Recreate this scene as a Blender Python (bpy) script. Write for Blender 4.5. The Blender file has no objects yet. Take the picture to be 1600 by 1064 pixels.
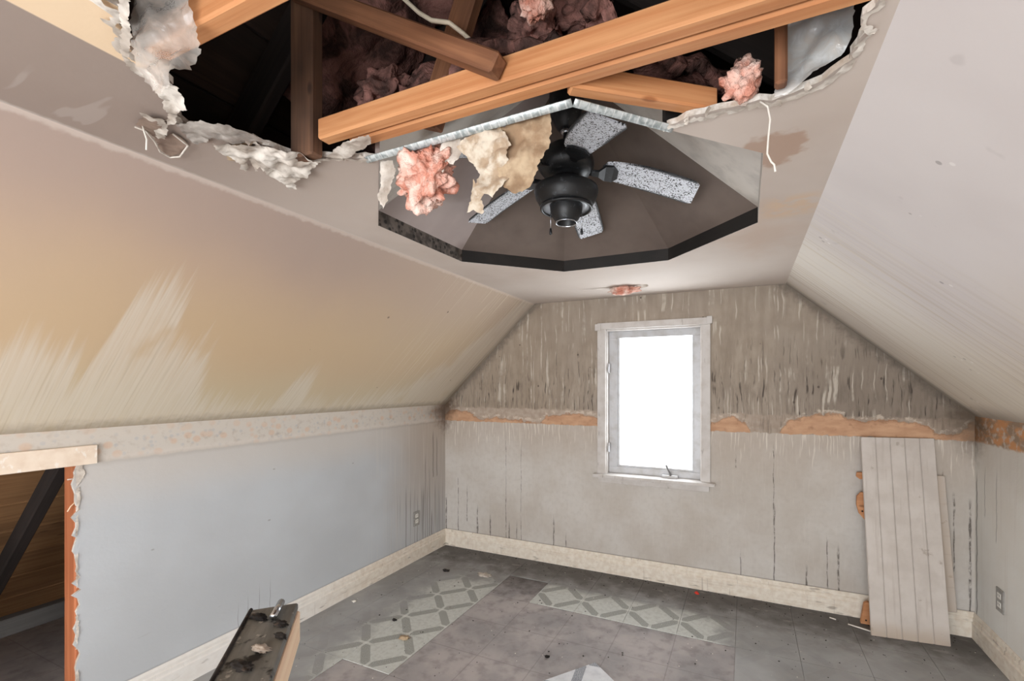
import bpy, bmesh, math, random
from mathutils import Vector, Matrix, noise as mnoise
from mathutils.geometry import delaunay_2d_cdt

sc = bpy.context.scene
COL = sc.collection
random.seed(7)
R = math.radians

# ------------------------------------------------------------------ camera
cam = bpy.data.cameras.new('camera'); camo = bpy.data.objects.new('camera', cam); COL.objects.link(camo)
cam.sensor_fit = 'HORIZONTAL'; cam.sensor_width = 36.0
cam.lens = 36.0 * 698.0 / 1600.0
cam.shift_x = -57.0 / 1600.0; cam.shift_y = 68.0 / 1600.0
cam.clip_start = 0.02
camo.location = (0, 0, 1.403); camo.rotation_euler = (R(90), 0, math.atan(308 / 698))
sc.camera = camo

# ------------------------------------------------------------------ world, daylight, exposure
w = bpy.data.worlds.new('world'); sc.world = w; w.use_nodes = True
bg = w.node_tree.nodes['Background']; bg.inputs[0].default_value = (0.93, 0.97, 1.0, 1); bg.inputs[1].default_value = 5.0
sc.view_settings.view_transform = 'Standard'; sc.view_settings.look = 'None'
sc.view_settings.gamma = 1.0; sc.view_settings.use_curve_mapping = False
sc.view_settings.exposure = -0.2

def area(name, loc, rot, sx, sy, power, col):
    l = bpy.data.lights.new(name, 'AREA'); l.shape = 'RECTANGLE'; l.size = sx; l.size_y = sy
    l.energy = power; l.color = col
    o = bpy.data.objects.new(name, l); COL.objects.link(o); o.location = loc; o.rotation_euler = rot
    return o
# added fill light behind the camera, and daylight through the window in view
area('rear_fill_light', (-0.62, -1.66, .84), (R(90), 0, 0), 2.5, 1.40, 96, (0.95, 0.975, 1.0))
area('daylight_front_window', (-0.61, 3.36, 1.25), (R(-90), 0, 0), 0.62, 1.05, 17, (0.93, 0.96, 1.0))

# ------------------------------------------------------------------ room measures (metres)
D = 3.214; XL = -2.407; XR = 1.16; H = 2.041; KN = 1.224; CL = -1.54; CR = 0.235; YB = -1.7
KL = (H - KN) / (CL - XL); KR = (H - KN) / (XR - CR)

# ------------------------------------------------------------------ node helper
def rgb(r, g, b):
    f = lambda c: (c / 255 / 12.92) if c / 255 <= 0.04045 else ((c / 255 + 0.055) / 1.055) ** 2.4
    return (f(r), f(g), f(b), 1.0)
class E:
    def __init__(s, g, v): s.g = g; s.v = v
    def _m(s, op, o=None, o2=None, sw=False):
        n = s.g.nt.nodes.new('ShaderNodeMath'); n.operation = op
        a = [s, o] if not sw else [o, s]
        if o2 is not None: a.append(o2)
        for i, k in enumerate(a):
            if k is None: continue
            if isinstance(k, E): s.g.nt.links.new(k.v, n.inputs[i])
            else: n.inputs[i].default_value = k
        return E(s.g, n.outputs[0])
    def __add__(s, o): return s._m('ADD', o)
    __radd__ = __add__
    def __sub__(s, o): return s._m('SUBTRACT', o)
    def __rsub__(s, o): return s._m('SUBTRACT', o, sw=True)
    def __mul__(s, o): return s._m('MULTIPLY', o)
    __rmul__ = __mul__
    def __truediv__(s, o): return s._m('DIVIDE', o)
    def abs(s): return s._m('ABSOLUTE')
    def min(s, o): return s._m('MINIMUM', o)
    def max(s, o): return s._m('MAXIMUM', o)
    def fract(s): return s._m('FRACT')
    def gt(s, o): return s._m('GREATER_THAN', o)
    def pow(s, o): return s._m('POWER', o)
    def inv(s): return 1.0 - s
class G:
    def __init__(s, nt):
        s.nt = nt
    def split(s, sock):
        n = s.nt.nodes.new('ShaderNodeSeparateXYZ'); s.nt.links.new(sock, n.inputs[0])
        return [E(s, n.outputs[i]) for i in range(3)]
    def pos(s): return s.split(s.nt.nodes.new('ShaderNodeNewGeometry').outputs['Position'])
    def obj(s): return s.split(s.nt.nodes.new('ShaderNodeTexCoord').outputs['Object'])
    def rnd(s): return E(s, s.nt.nodes.new('ShaderNodeObjectInfo').outputs['Random'])
    def comb(s, *a):
        n = s.nt.nodes.new('ShaderNodeCombineXYZ')
        for i, k in enumerate(a):
            if isinstance(k, E): s.nt.links.new(k.v, n.inputs[i])
            else: n.inputs[i].default_value = k
        return n.outputs[0]
    def n(s, vec, scale=1.0, detail=3.0, rough=0.55, dist=0.0):
        n = s.nt.nodes.new('ShaderNodeTexNoise'); n.inputs['Scale'].default_value = scale
        n.inputs['Detail'].default_value = detail; n.inputs['Roughness'].default_value = rough
        n.inputs['Distortion'].default_value = dist
        s.nt.links.new(vec, n.inputs['Vector']); return E(s, n.outputs[0])
    def vor(s, vec, scale, out='Distance', rand=1.0):
        n = s.nt.nodes.new('ShaderNodeTexVoronoi'); n.inputs['Scale'].default_value = scale
        n.inputs['Randomness'].default_value = rand
        s.nt.links.new(vec, n.inputs['Vector'])
        if out == 'Color': return n.outputs['Color']
        return E(s, n.outputs[out])
    def ss(s, a, b, x):
        n = s.nt.nodes.new('ShaderNodeMapRange'); n.interpolation_type = 'SMOOTHSTEP'
        lo, hi, t0, t1 = (a, b, 0., 1.) if a < b else (b, a, 1., 0.)
        n.inputs[1].default_value = lo; n.inputs[2].default_value = hi; n.inputs[3].default_value = t0; n.inputs[4].default_value = t1
        s.nt.links.new(x.v, n.inputs[0]); return E(s, n.outputs[0])
    def mix(s, f, a, b):
        n = s.nt.nodes.new('ShaderNodeMix'); n.data_type = 'RGBA'
        if isinstance(f, E): s.nt.links.new(f.v, n.inputs[0])
        else: n.inputs[0].default_value = f
        for k, i in ((a, 6), (b, 7)):
            if isinstance(k, tuple): n.inputs[i].default_value = k
            else: s.nt.links.new(k, n.inputs[i])
        return n.outputs[2]
    def curve(s, x, x0, x1, pts):
        n = s.nt.nodes.new('ShaderNodeFloatCurve'); c = n.mapping.curves[0]
        n.mapping.use_clip = False
        P = [((a - x0) / (x1 - x0), b) for a, b in pts]
        while len(c.points) < len(P): c.points.new(0.5, 0.5)
        for p, q in zip(c.points, P): p.location = q; p.handle_type = 'VECTOR'
        n.mapping.update()
        t = (x - x0) / (x1 - x0)
        s.nt.links.new(t.v, n.inputs['Value']); return E(s, n.outputs[0])
    def box(s, x, y, x0, x1, y0, y1, e):
        return s.ss(x0 - e, x0 + e, x) * s.ss(x1 + e, x1 - e, x) * s.ss(y0 - e, y0 + e, y) * s.ss(y1 + e, y1 - e, y)
    def drips(s, x, z, lst, wob, soft=0.003):
        m = None
        for x0, z0, z1, wd in lst:
            d = (x + wob - x0).abs()
            k = s.ss(wd, wd * 0.35, d) * s.ss(z0 - 0.01, z0 + 0.01, z) * s.ss(z1 + 0.04, z1 - 0.06, z)
            m = k if m is None else m.max(k)
        return m
MATS = {}
def mat(name, fn, rough=0.8, spec=0.3, metal=0.0, **kw):
    m = bpy.data.materials.new(name); m.use_nodes = True; nt = m.node_tree
    b = nt.nodes['Principled BSDF']; b.inputs['Roughness'].default_value = rough
    b.inputs['Specular IOR Level'].default_value = spec; b.inputs['Metallic'].default_value = metal
    for k, v in kw.items(): b.inputs[k].default_value = v
    r = fn(G(nt)) if callable(fn) else fn
    if isinstance(r, tuple): b.inputs['Base Color'].default_value = r
    elif isinstance(r, dict):
        c = r['c']
        if isinstance(c, tuple): b.inputs['Base Color'].default_value = c
        else: nt.links.new(c, b.inputs['Base Color'])
        if 'bump' in r:
            h, st, di = r['bump']; n = nt.nodes.new('ShaderNodeBump'); n.inputs['Strength'].default_value = st
            n.inputs['Distance'].default_value = di; nt.links.new(h.v, n.inputs['Height']); nt.links.new(n.outputs[0], b.inputs['Normal'])
        if 'rough' in r: nt.links.new(r['rough'].v, b.inputs['Roughness'])
        if 'alpha' in r: nt.links.new(r['alpha'].v, b.inputs['Alpha'])
    else: nt.links.new(r, b.inputs['Base Color'])
    MATS[name] = m; return m

# ------------------------------------------------------------------ mesh helpers
def link(name, me, m=None, parent=None, smooth=False):
    o = bpy.data.objects.new(name, me); COL.objects.link(o)
    if m is not None: me.materials.append(MATS[m] if isinstance(m, str) else m)
    if smooth:
        for p in me.polygons: p.use_smooth = True
    if parent is not None: o.parent = parent
    return o
def mesh(name, vs, fs, m=None, parent=None, smooth=False):
    me = bpy.data.meshes.new(name); me.from_pydata([tuple(v) for v in vs], [], fs); me.update()
    return link(name, me, m, parent, smooth)
def bm_obj(name, bm, m=None, parent=None, smooth=False):
    me = bpy.data.meshes.new(name); bm.to_mesh(me); bm.free(); me.update()
    return link(name, me, m, parent, smooth)
def tag(o, label, cat, group=None):
    o['label'] = label; o['category'] = cat
    if group: o['group'] = group
    return o
def struct(o, label=None):
    o['kind'] = 'structure'
    if label: o['label'] = label
    return o
def empty(name, loc=(0, 0, 0)):
    o = bpy.data.objects.new(name, None); COL.objects.link(o); o.location = loc; o.empty_display_size = 0.1; return o
def add_box(bm, x0, x1, y0, y1, z0, z1):
    v = [bm.verts.new((x, y, z)) for x in (x0, x1) for y in (y0, y1) for z in (z0, z1)]
    for f in ((0, 1, 3, 2), (4, 6, 7, 5), (0, 4, 5, 1), (2, 3, 7, 6), (0, 2, 6, 4), (1, 5, 7, 3)): bm.faces.new([v[i] for i in f])
def box(name, x0, x1, y0, y1, z0, z1, m, parent=None, bev=0.0):
    c = Vector(((x0 + x1) / 2, (y0 + y1) / 2, (z0 + z1) / 2))
    bm = bmesh.new(); add_box(bm, x0 - c.x, x1 - c.x, y0 - c.y, y1 - c.y, z0 - c.z, z1 - c.z)
    if bev: bmesh.ops.bevel(bm, geom=bm.edges[:], offset=bev, segments=2, affect='EDGES', profile=0.6)
    bmesh.ops.recalc_face_normals(bm, faces=bm.faces[:])
    o = bm_obj(name, bm, m, parent); o.location = c - (parent.location if parent is not None else Vector((0, 0, 0))); return o
def beam(name, p0, p1, wd, th, m, parent=None, up=(0, 0, 1), bev=0.003):
    """lumber from p0 to p1; wd = size along 'up', th = size across; local x runs along the grain"""
    p0 = Vector(p0); p1 = Vector(p1); L = (p1 - p0).length; X = (p1 - p0).normalized()
    Zv = Vector(up); Zv = (Zv - X * Zv.dot(X)).normalized(); Yv = Zv.cross(X)
    bm = bmesh.new(); add_box(bm, -L / 2, L / 2, -th / 2, th / 2, -wd / 2, wd / 2)
    bmesh.ops.recalc_face_normals(bm, faces=bm.faces[:])
    if bev: bmesh.ops.bevel(bm, geom=bm.edges[:], offset=bev, segments=1, affect='EDGES')
    o = bm_obj(name, bm, m, parent)
    M = Matrix((X, Yv, Zv)).transposed().to_4x4(); M.translation = (p0 + p1) / 2
    if parent is not None: M = Matrix.Translation(-parent.location) @ M
    o.matrix_local = M; return o
def extrude_poly(name, prof, axis, a0, a1, m, parent=None):
    """closed 2D profile swept along an axis ('x': profile is (y,z); 'y': profile is (x,z))"""
    vs = []; n = len(prof)
    for a in (a0, a1):
        for p, q in prof: vs.append((a, p, q) if axis == 'x' else (p, a, q))
    fs = [(i, (i + 1) % n, n + (i + 1) % n, n + i) for i in range(n)] + [tuple(range(n))[::-1], tuple(range(n, 2 * n))]
    o = mesh(name, vs, fs, None, None)
    bm = bmesh.new(); bm.from_mesh(o.data); bmesh.ops.recalc_face_normals(bm, faces=bm.faces[:]); bm.to_mesh(o.data); bm.free()
    o.data.materials.append(MATS[m]); o.parent = parent; return o
def tube(name, pts, r, m, parent=None, seg=8, rr=None):
    bm = bmesh.new(); rings = []; pts = [Vector(p) for p in pts]; n = len(pts)
    up = Vector((0.31, 0.2, 0.93))
    for i, p in enumerate(pts):
        t = (pts[min(i + 1, n - 1)] - pts[max(i - 1, 0)]).normalized()
        a = t.cross(up).normalized(); b = t.cross(a).normalized(); rad = rr[i] if rr else r
        rings.append([bm.verts.new(p + (a * math.cos(k * 2 * math.pi / seg) + b * math.sin(k * 2 * math.pi / seg)) * rad) for k in range(seg)])
    for i in range(n - 1):
        for k in range(seg): bm.faces.new((rings[i][k], rings[i][(k + 1) % seg], rings[i + 1][(k + 1) % seg], rings[i + 1][k]))
    bm.faces.new(rings[0]); bm.faces.new(rings[-1][::-1]); bmesh.ops.recalc_face_normals(bm, faces=bm.faces[:])
    return bm_obj(name, bm, m, parent, True)
def lathe(name, prof, m, parent=None, seg=48, loc=(0, 0, 0)):
    bm = bmesh.new(); rings = []
    for r, z in prof:
        if r < 1e-5: rings.append([bm.verts.new((0, 0, z))])
        else: rings.append([bm.verts.new((r * math.cos(2 * math.pi * k / seg), r * math.sin(2 * math.pi * k / seg), z)) for k in range(seg)])
    for a, b in zip(rings, rings[1:]):
        for k in range(seg):
            k2 = (k + 1) % seg
            if len(a) == 1 and len(b) == 1: continue
            if len(a) == 1: bm.faces.new((a[0], b[k2], b[k]))
            elif len(b) == 1: bm.faces.new((a[k], a[k2], b[0]))
            else: bm.faces.new((a[k], a[k2], b[k2], b[k]))
    bmesh.ops.recalc_face_normals(bm, faces=bm.faces[:])
    o = bm_obj(name, bm, m, parent, True); o.location = loc; return o
def pin(p, poly):
    x, y = p; r = False; n = len(poly)
    for i in range(n):
        x1, y1 = poly[i]; x2, y2 = poly[(i + 1) % n]
        if (y1 > y) != (y2 > y) and x < (x2 - x1) * (y - y1) / (y2 - y1) + x1: r = not r
    return r
def tri(outer, holes=(), extra=()):
    """triangulate an outline with holes -> 2D verts, triangles"""
    vs = []; es = []
    for loop in [outer] + list(holes):
        k = len(vs); n = len(loop); vs += [Vector(p) for p in loop]; es += [(k + i, k + (i + 1) % n) for i in range(n)]
    vs += [Vector(p) for p in extra]
    v, _, f, _, _, _ = delaunay_2d_cdt(vs, es, [], 0, 1e-6)
    keep = []
    for t in f:
        c = [(v[t[0]][i] + v[t[1]][i] + v[t[2]][i]) / 3 for i in (0, 1)]
        if pin(c, outer) and not any(pin(c, h) for h in holes): keep.append(tuple(t))
    return v, keep
def jag(pts, step, amp, seed=0, closed=True):
    out = []; rn = random.Random(seed); n = len(pts)
    for i in range(n if closed else n - 1):
        a = Vector(pts[i]); b = Vector(pts[(i + 1) % n]); L = (b - a).length; k = max(1, int(L / step)); nr = Vector((-(b - a).y, (b - a).x)).normalized() if L else Vector((0, 0))
        for j in range(k):
            p = a.lerp(b, j / k) + (nr * rn.gauss(0, amp) + (b - a) / max(L, 1e-6) * rn.uniform(-.3, .3) * step if (j or True) else nr * 0)
            out.append((p.x, p.y))
    if not closed: out.append(tuple(pts[-1]))
    return out
def sheet(name, outline, O, U, Vv, m, parent=None, amp=0.02, freq=12, res=0.012, jg=0.004, seed=1, bend=None, thick=0.0):
    """torn, crumpled sheet: an outline in its own plane, filled with small triangles and wrinkled"""
    O = Vector(O); U = Vector(U).normalized(); Vv = Vector(Vv).normalized(); N = U.cross(Vv)
    ol = jag(outline, res * 0.7, jg, seed)
    xs = [p[0] for p in ol]; ys = [p[1] for p in ol]; ex = []; rn = random.Random(seed)
    y = min(ys)
    while y < max(ys):
        x = min(xs)
        while x < max(xs):
            p = (x + rn.uniform(-.3, .3) * res, y + rn.uniform(-.3, .3) * res)
            if pin(p, ol): ex.append(p)
            x += res
        y += res
    v, f = tri(ol, (), ex); vs = []
    for p in v:
        q = Vector((p.x * freq + seed * 7.1, p.y * freq, seed * 3.3))
        h = amp * (mnoise.noise(q) + 0.7 * abs(mnoise.noise(q * 1.7)) + 0.12 * mnoise.noise(q * 4))
        if bend: h += bend(p.x, p.y)
        vs.append(O + U * p.x + Vv * p.y + N * h)
    o = mesh(name, vs, f, m, None, True)
    if parent is not None: o.parent = parent
    if thick:
        md = o.modifiers.new('thickness', 'SOLIDIFY'); md.thickness = thick; md.offset = 0
    return o
def clump(name, c, r, m, seed, amp=0.45, sub=4, freq=2.2, parent=None):
    """fluffy lump of glass wool"""
    bm = bmesh.new(); bmesh.ops.create_icosphere(bm, subdivisions=sub, radius=1.0)
    for v in bm.verts:
        d = v.co.normalized(); q = d * freq + Vector((seed * 5.3, seed * 2.1, seed))
        q2 = q + Vector((mnoise.noise(q * 1.3), mnoise.noise(q * 1.3 + Vector((7, 0, 0))), 0)) * .8; k = 1 + amp * (mnoise.noise(q) + 0.6 * (0.5 - 2.2 * abs(mnoise.noise(q2 * .9))) + 0.10 * mnoise.noise(q * 5))
        v.co = Vector((d.x * r[0], d.y * r[1], d.z * r[2])) * k
    o = bm_obj(name, bm, m, parent, True); o.location = c; return o

# ================================================================== MATERIALS
def m_back(g):
    x, y, z = g.pos(); p = g.comb(x, 1, z)
    big = g.n(p, 2.2, 4); fine = g.n(p, 28, 4); mid = g.n(p, 7, 4)
    xw = x + (g.n(g.comb(x * 3, 9, z * 6), 1, 2) - .5) * .035          # columns wander a little
    st = g.n(g.comb(xw * 13, 0, z * 2.6), 1, 5, .62); st2 = g.n(g.comb(xw * 70, 3, z * 5), 1, 3, .6)
    wob = (g.n(g.comb(x * 6, 9, z), 9, 2) - 0.5) * 0.02
    low = g.mix(g.ss(.35, .65, big), rgb(200, 195, 189), rgb(186, 178, 169))
    low = g.mix(g.ss(.4, .75, fine) * .22, low, rgb(166, 156, 146))
    low = g.mix(g.ss(.68, 1.06, z + (mid - .5) * .2) * .45, low, rgb(176, 160, 145))
    low = g.mix(g.ss(.5, .75, st2) * .18, low, rgb(214, 208, 200))
    ln = g.n(g.comb(x * 22, 0, 2), 1, 3, .7)
    wd = g.ss(0, .05, z - 1.10 + ln * ln * .62) * g.ss(.54, .60, g.n(g.comb(xw * 75, 4, z * 3), 1, 2))
    low = g.mix(wd * .7, low, rgb(218, 211, 200))
    up = g.mix(g.ss(.3, .7, st), rgb(170, 157, 142), rgb(146, 133, 119))
    up = g.mix(g.ss(.35, .6, big) * .45, up, rgb(156, 145, 134))
    up = g.mix(g.ss(.45, .7, mid) * .4, up, rgb(136, 123, 110))
    up = g.mix(g.ss(-.9, -1.6, x) * .3, up, rgb(158, 140, 120))
    up = g.mix(g.ss(.1, .8, x + (big - .5) * .8) * g.ss(1.95, 1.3, z + (mid - .5) * .4) * .6, up, rgb(122, 110, 99))
    up = g.mix(g.ss(.46, .66, g.n(g.comb(xw * 48, 2, z * 7), 1, 4, .6)) * .42 * g.ss(1.75, 1.22, z + (mid - .5) * .5), up, rgb(96, 86, 77))
    up = g.mix(g.ss(.56, .63, g.n(g.comb(xw * 55, 8, z * 1.8), 1, 2)) * g.ss(.43, .58, g.n(g.comb(x * 5, 8, z * 6), 1, 3)) * .75, up, rgb(202, 193, 180))
    up = g.mix(g.ss(.58, .65, g.n(g.comb(xw * 62, 12, z * 4), 1, 2)) * g.ss(.42, .56, g.n(g.comb(x * 9, 18, z * 9), 1, 2)) * g.ss(1.85, 1.35, z) * .85, up, rgb(70, 62, 56))
    up = g.mix(g.ss(.075, .045, g.vor(g.comb(x, 1, z * .8), 9)) * .75, up, rgb(78, 68, 60))
    split = g.ss(-.008, .008, z - 1.205 - (g.n(g.comb(x, 3, 0), 14, 4) - .5) * .06)
    strip = g.mix(g.ss(.3, .7, fine), rgb(180, 165, 151), rgb(164, 147, 132))
    strip = g.mix(g.ss(-.1, .3, x) * .6, strip, rgb(150, 136, 122))
    strip = g.mix(g.ss(.5, .66, st2) * g.ss(-.6, .2, x) * .5, strip, rgb(108, 96, 86))
    c = g.mix(g.ss(-.006, .006, z - 1.088 - (g.n(g.comb(x, 6, 0), 24, 4) - .5) * .045), low, strip)
    c = g.mix(split, c, up)
    hb = g.curve(x, -2.4, 1.16, [(-2.4, .4), (-2.36, .72), (-2.15, .6), (-2.05, .12), (-1.9, .3), (-1.75, .22), (-1.5, .05), (-1.44, .5), (-1.25, .68), (-1.03, .55), (-.95, .0), (-.24, .3), (-.1, .78), (0, .5), (.03, .0), (.2, .05), (.24, .6), (.4, .98), (.5, 1.0), (.62, .72), (.8, .8), (.95, .6), (1.0, .2), (1.09, .3), (1.16, .9)])
    nb = g.n(p, 20, 5, .65); top = hb * .13 + (nb - .5) * .085 - (z - 1.088)
    om = g.ss(-.003, .006, top) * g.ss(1.084, 1.090, z + (nb - .5) * .04) * g.ss(.03, .12, hb)
    orange = g.mix(g.ss(.3, .75, g.n(g.comb(x * 7, 1, z * 20), 1, 4)), rgb(204, 164, 132), rgb(178, 136, 106))
    orange = g.mix(g.ss(.55, .75, fine) * .5, orange, rgb(140, 100, 76))
    c = g.mix(om, c, orange)
    c = g.mix(g.ss(.016, .0, top.abs()) * om * .55, c, rgb(116, 86, 64))
    c = g.mix(g.ss(.016, .004, (top + .012).abs()) * g.ss(.03, .12, hb) * g.ss(.5, .62, nb + .04) * .6, c, rgb(214, 200, 184))
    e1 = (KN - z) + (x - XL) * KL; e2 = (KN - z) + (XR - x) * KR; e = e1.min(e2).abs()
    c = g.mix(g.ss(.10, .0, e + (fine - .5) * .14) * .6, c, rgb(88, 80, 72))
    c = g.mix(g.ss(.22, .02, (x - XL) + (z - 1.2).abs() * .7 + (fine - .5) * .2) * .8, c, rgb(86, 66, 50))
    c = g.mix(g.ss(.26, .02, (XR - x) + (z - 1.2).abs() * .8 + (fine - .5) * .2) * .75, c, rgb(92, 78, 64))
    dr = g.drips(x, z, [(-2.395, .13, .42, .010), (-2.27, .13, .60, .005), (-2.178, .23, .52, .005), (-2.075, .13, .36, .007), (-1.949, .13, .30, .008), (-1.80, .13, .5, .004), (-1.77, .13, .26, .007),
        (-1.70, .15, .28, .005), (-1.66, .14, .9, .003), (-1.374, .13, .36, .006), (-1.27, .12, .24, .005), (-1.8, .3, 1.0, .0025), (.169, .13, .62, .005), (.349, .13, .25, .007), (.46, .13, .45, .004), (.519, .13, .40, .008), (-.03, .13, .3, .004),
        (1.03, .13, .35, .004), (1.02, .6, .9, .004), (1.07, .35, .78, .005), (1.14, .13, .75, .007), (.165, .55, 1.0, .0025), (-.06, .85, .92, .006)], wob)
    c = g.mix(dr * g.ss(.34, .56, g.n(g.comb(x * 40, 5, z * 22), 1, 4, .65)) * .8, c, rgb(72, 64, 58))
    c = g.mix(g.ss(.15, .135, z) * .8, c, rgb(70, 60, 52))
    return dict(c=c, bump=(st2 * .3 + fine * .7, .2, .008))
mat('back_wall_paint', m_back, .75)

def m_left(g):
    x, y, z = g.pos(); p = g.comb(y, 0, z)
    big = g.n(p, 1.6, 3); fine = g.n(p, 30, 3); st = g.n(g.comb(y * 60, 0, z * 1.6), 1, 2)
    c = g.mix(g.ss(.3, .7, big), rgb(191, 195, 199), rgb(181, 184, 187))
    c = g.mix(g.ss(.85, 1.1, z + big * .1) * .6, c, rgb(202, 193, 183))
    c = g.mix(g.ss(2.3, 3.1, y + (big - .5) * .8) * g.ss(-.2, .9, z) * .75, c, rgb(186, 172, 158))
    c = g.mix(g.ss(.5, .7, st) * g.ss(2.0, 3.0, y) * .35, c, rgb(214, 208, 200))
    c = g.mix(g.ss(.56, .66, g.n(g.comb(y * 70, 4, z * 1.0), 1, 1)) * g.ss(2.45, 2.9, y) * g.ss(.62, .45, z) * .6, c, rgb(110, 104, 100))
    c = g.mix(g.ss(.045, .02, g.vor(g.comb(y * .6, 0, z), 7)) * .5, c, rgb(120, 116, 112))
    c = g.mix(g.ss(.70, .74, g.n(g.comb(y * 6 + z * 4, 1, z * 70 - y * 8), 1, 2)) * g.ss(.45, .6, big) * .3, c, rgb(150, 148, 146))
    wob = (g.n(g.comb(0, 9, z), 9, 2) - 0.5) * 0.015
    dr = g.drips(y, z, [(3.03, .13, .33, .008), (2.95, .13, .8, .004), (3.05, .62, 1.0, .007), (3.10, .62, .95, .006), (2.85, .13, .5, .003), (3.0, .13, .7, .003), (2.72, .13, .6, .003), (1.52, .13, .27, .0015), (1.58, .13, .30, .0015), (1.64, .13, .31, .0015), (1.47, .13, .24, .0015)], wob)
    c = g.mix(dr * .65, c, rgb(84, 76, 70))
    # floral wallpaper border under the slope
    bz = z + (g.n(g.comb(y, 2, 0), 16, 3) - .5) * .02
    bm = g.ss(1.082, 1.09, bz)
    v = g.vor(g.comb(y, 0, z * 1.1), 19); v2 = g.vor(g.comb(y + 3.3, 0, z), 34)
    bc = g.mix(g.ss(.35, .15, v2), rgb(203, 196, 187), rgb(190, 187, 184))
    bc = g.mix(g.ss(.42, .22, v) * g.ss(.35, .6, g.n(p, 7, 1) + .15), bc, rgb(206, 184, 166))
    bc = g.mix(g.ss(.5, .75, fine) * .5, bc, rgb(166, 150, 136))
    bc = g.mix(g.ss(1.165, 1.2, z) * .45, bc, rgb(206, 196, 184))
    bc = g.mix(g.ss(1.13, 1.085, bz) * .6, bc, rgb(214, 206, 198))
    c = g.mix(bm, c, bc)
    c = g.mix(g.ss(.02, .0, (bz - 1.084).abs()) * .25, c, rgb(150, 138, 126))
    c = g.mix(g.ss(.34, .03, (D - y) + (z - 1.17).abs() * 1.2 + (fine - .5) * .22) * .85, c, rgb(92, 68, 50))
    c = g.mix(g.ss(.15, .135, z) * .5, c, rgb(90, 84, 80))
    return dict(c=c, bump=(fine, .12, .008))
mat('left_wall_paint', m_left, .7)

def m_right(g):
    x, y, z = g.pos(); p = g.comb(y, 4, z)
    big = g.n(p, 2, 3); fine = g.n(p, 26, 4); st = g.n(g.comb(y * 40, 4, z * 1.6), 1, 2)
    c = g.mix(g.ss(.3, .7, big), rgb(230, 230, 226), rgb(218, 214, 206))
    c = g.mix(g.ss(.5, .75, st) * .3, c, rgb(208, 202, 194))
    c = g.mix(g.ss(.7, 1.08, z) * .4, c, rgb(166, 152, 136))
    wob = (g.n(g.comb(0, 9, z), 9, 2) - 0.5) * 0.03
    dr = g.drips(y, z, [(3.19, .13, .9, .008), (2.98, .6, .95, .003), (3.1, .7, .95, .003)], wob)
    c = g.mix(dr * .75, c, rgb(74, 66, 60))
    sm = g.ss(1.08, 1.095, z + (fine - .5) * .04)
    sc_ = g.mix(g.ss(.4, .6, g.n(g.comb(y * 8, 1, z * 20), 1, 3)), rgb(196, 142, 98), rgb(150, 128, 108))
    sc_ = g.mix(g.ss(.5, .62, fine) * .8, sc_, rgb(190, 178, 166))
    c = g.mix(sm, c, sc_)
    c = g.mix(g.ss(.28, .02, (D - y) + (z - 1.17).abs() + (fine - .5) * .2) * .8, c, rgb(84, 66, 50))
    return dict(c=c, bump=(fine, .2, .008))
mat('right_wall_paint', m_right, .75)

def m_slope_l(g):
    x, y, z = g.pos(); big = g.n(g.comb(y, 1, z), 1.5, 3); fine = g.n(g.comb(y, 2, z * 1.3), 30, 3)
    st = g.n(g.comb(y * 34, 0, z * 1.7), 1, 3); st2 = g.n(g.comb(y * 90, 0, z * 2.2), 1, 2); zz = z + (big - .5) * .28
    c = g.mix(g.ss(1.25, 1.55, zz), rgb(196, 180, 150), rgb(196, 170, 138))
    c = g.mix(g.ss(1.55, 1.95, zz), c, rgb(182, 158, 140))
    c = g.mix(g.ss(1.75, 2.03, zz) * g.ss(2.6, 1.2, y) * .6, c, rgb(158, 142, 136))
    c = g.mix(g.ss(1.0, 3.0, y) * .35, c, rgb(206, 194, 174))
    # washed patches: run-off columns that start at different heights
    hw = g.curve(y, .3, 3.214, [(.3, .30), (.55, .35), (.62, .42), (.70, .40), (.76, .36), (.79, .18), (.83, .64), (.92, .70), (.97, .62), (1.0, .45), (1.10, .44), (1.16, .40), (1.22, .2), (1.3, .16), (1.5, .12), (1.60, .08), (1.66, .32), (1.73, .36), (1.78, .16), (1.95, .1), (2.2, .12), (2.5, .2), (2.8, .5), (3.0, .9), (3.1, 1.2), (3.214, 1.2)])
    wm = g.ss(-.03, .10, hw * .83 + 1.224 + (st2 - .5) * .12 + (st - .5) * .26 - z) * g.ss(.30, .52, g.n(g.comb(y * 6, 3, z * 4), 1, 3) + .06)
    c = g.mix(wm * (.7 + .3 * g.ss(.34, .62, st2)) * .58, c, rgb(216, 208, 196))
    c = g.mix(g.ss(.56, .68, st2) * g.ss(1.9, 2.7, y) * .5, c, rgb(222, 212, 190))
    c = g.mix(g.ss(.52, .7, g.n(g.comb(y * 120, 4, z * 3), 1, 2)) * wm * .3, c, rgb(172, 156, 130))
    e = (D - y)
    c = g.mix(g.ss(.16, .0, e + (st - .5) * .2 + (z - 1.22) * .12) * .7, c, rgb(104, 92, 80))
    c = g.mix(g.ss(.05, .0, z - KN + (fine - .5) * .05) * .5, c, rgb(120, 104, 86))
    c = g.mix(g.ss(.04, .025, g.vor(g.comb(y, 1, z * 1.3), 5)) * .7, c, rgb(84, 70, 60))
    c = g.mix(g.ss(2.026, 2.036, z + (fine - .5) * .02) * .4, c, rgb(218, 206, 196))
    return dict(c=c, bump=(fine, .08, .006))
mat('left_slope_paint', m_slope_l, .72)

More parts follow.
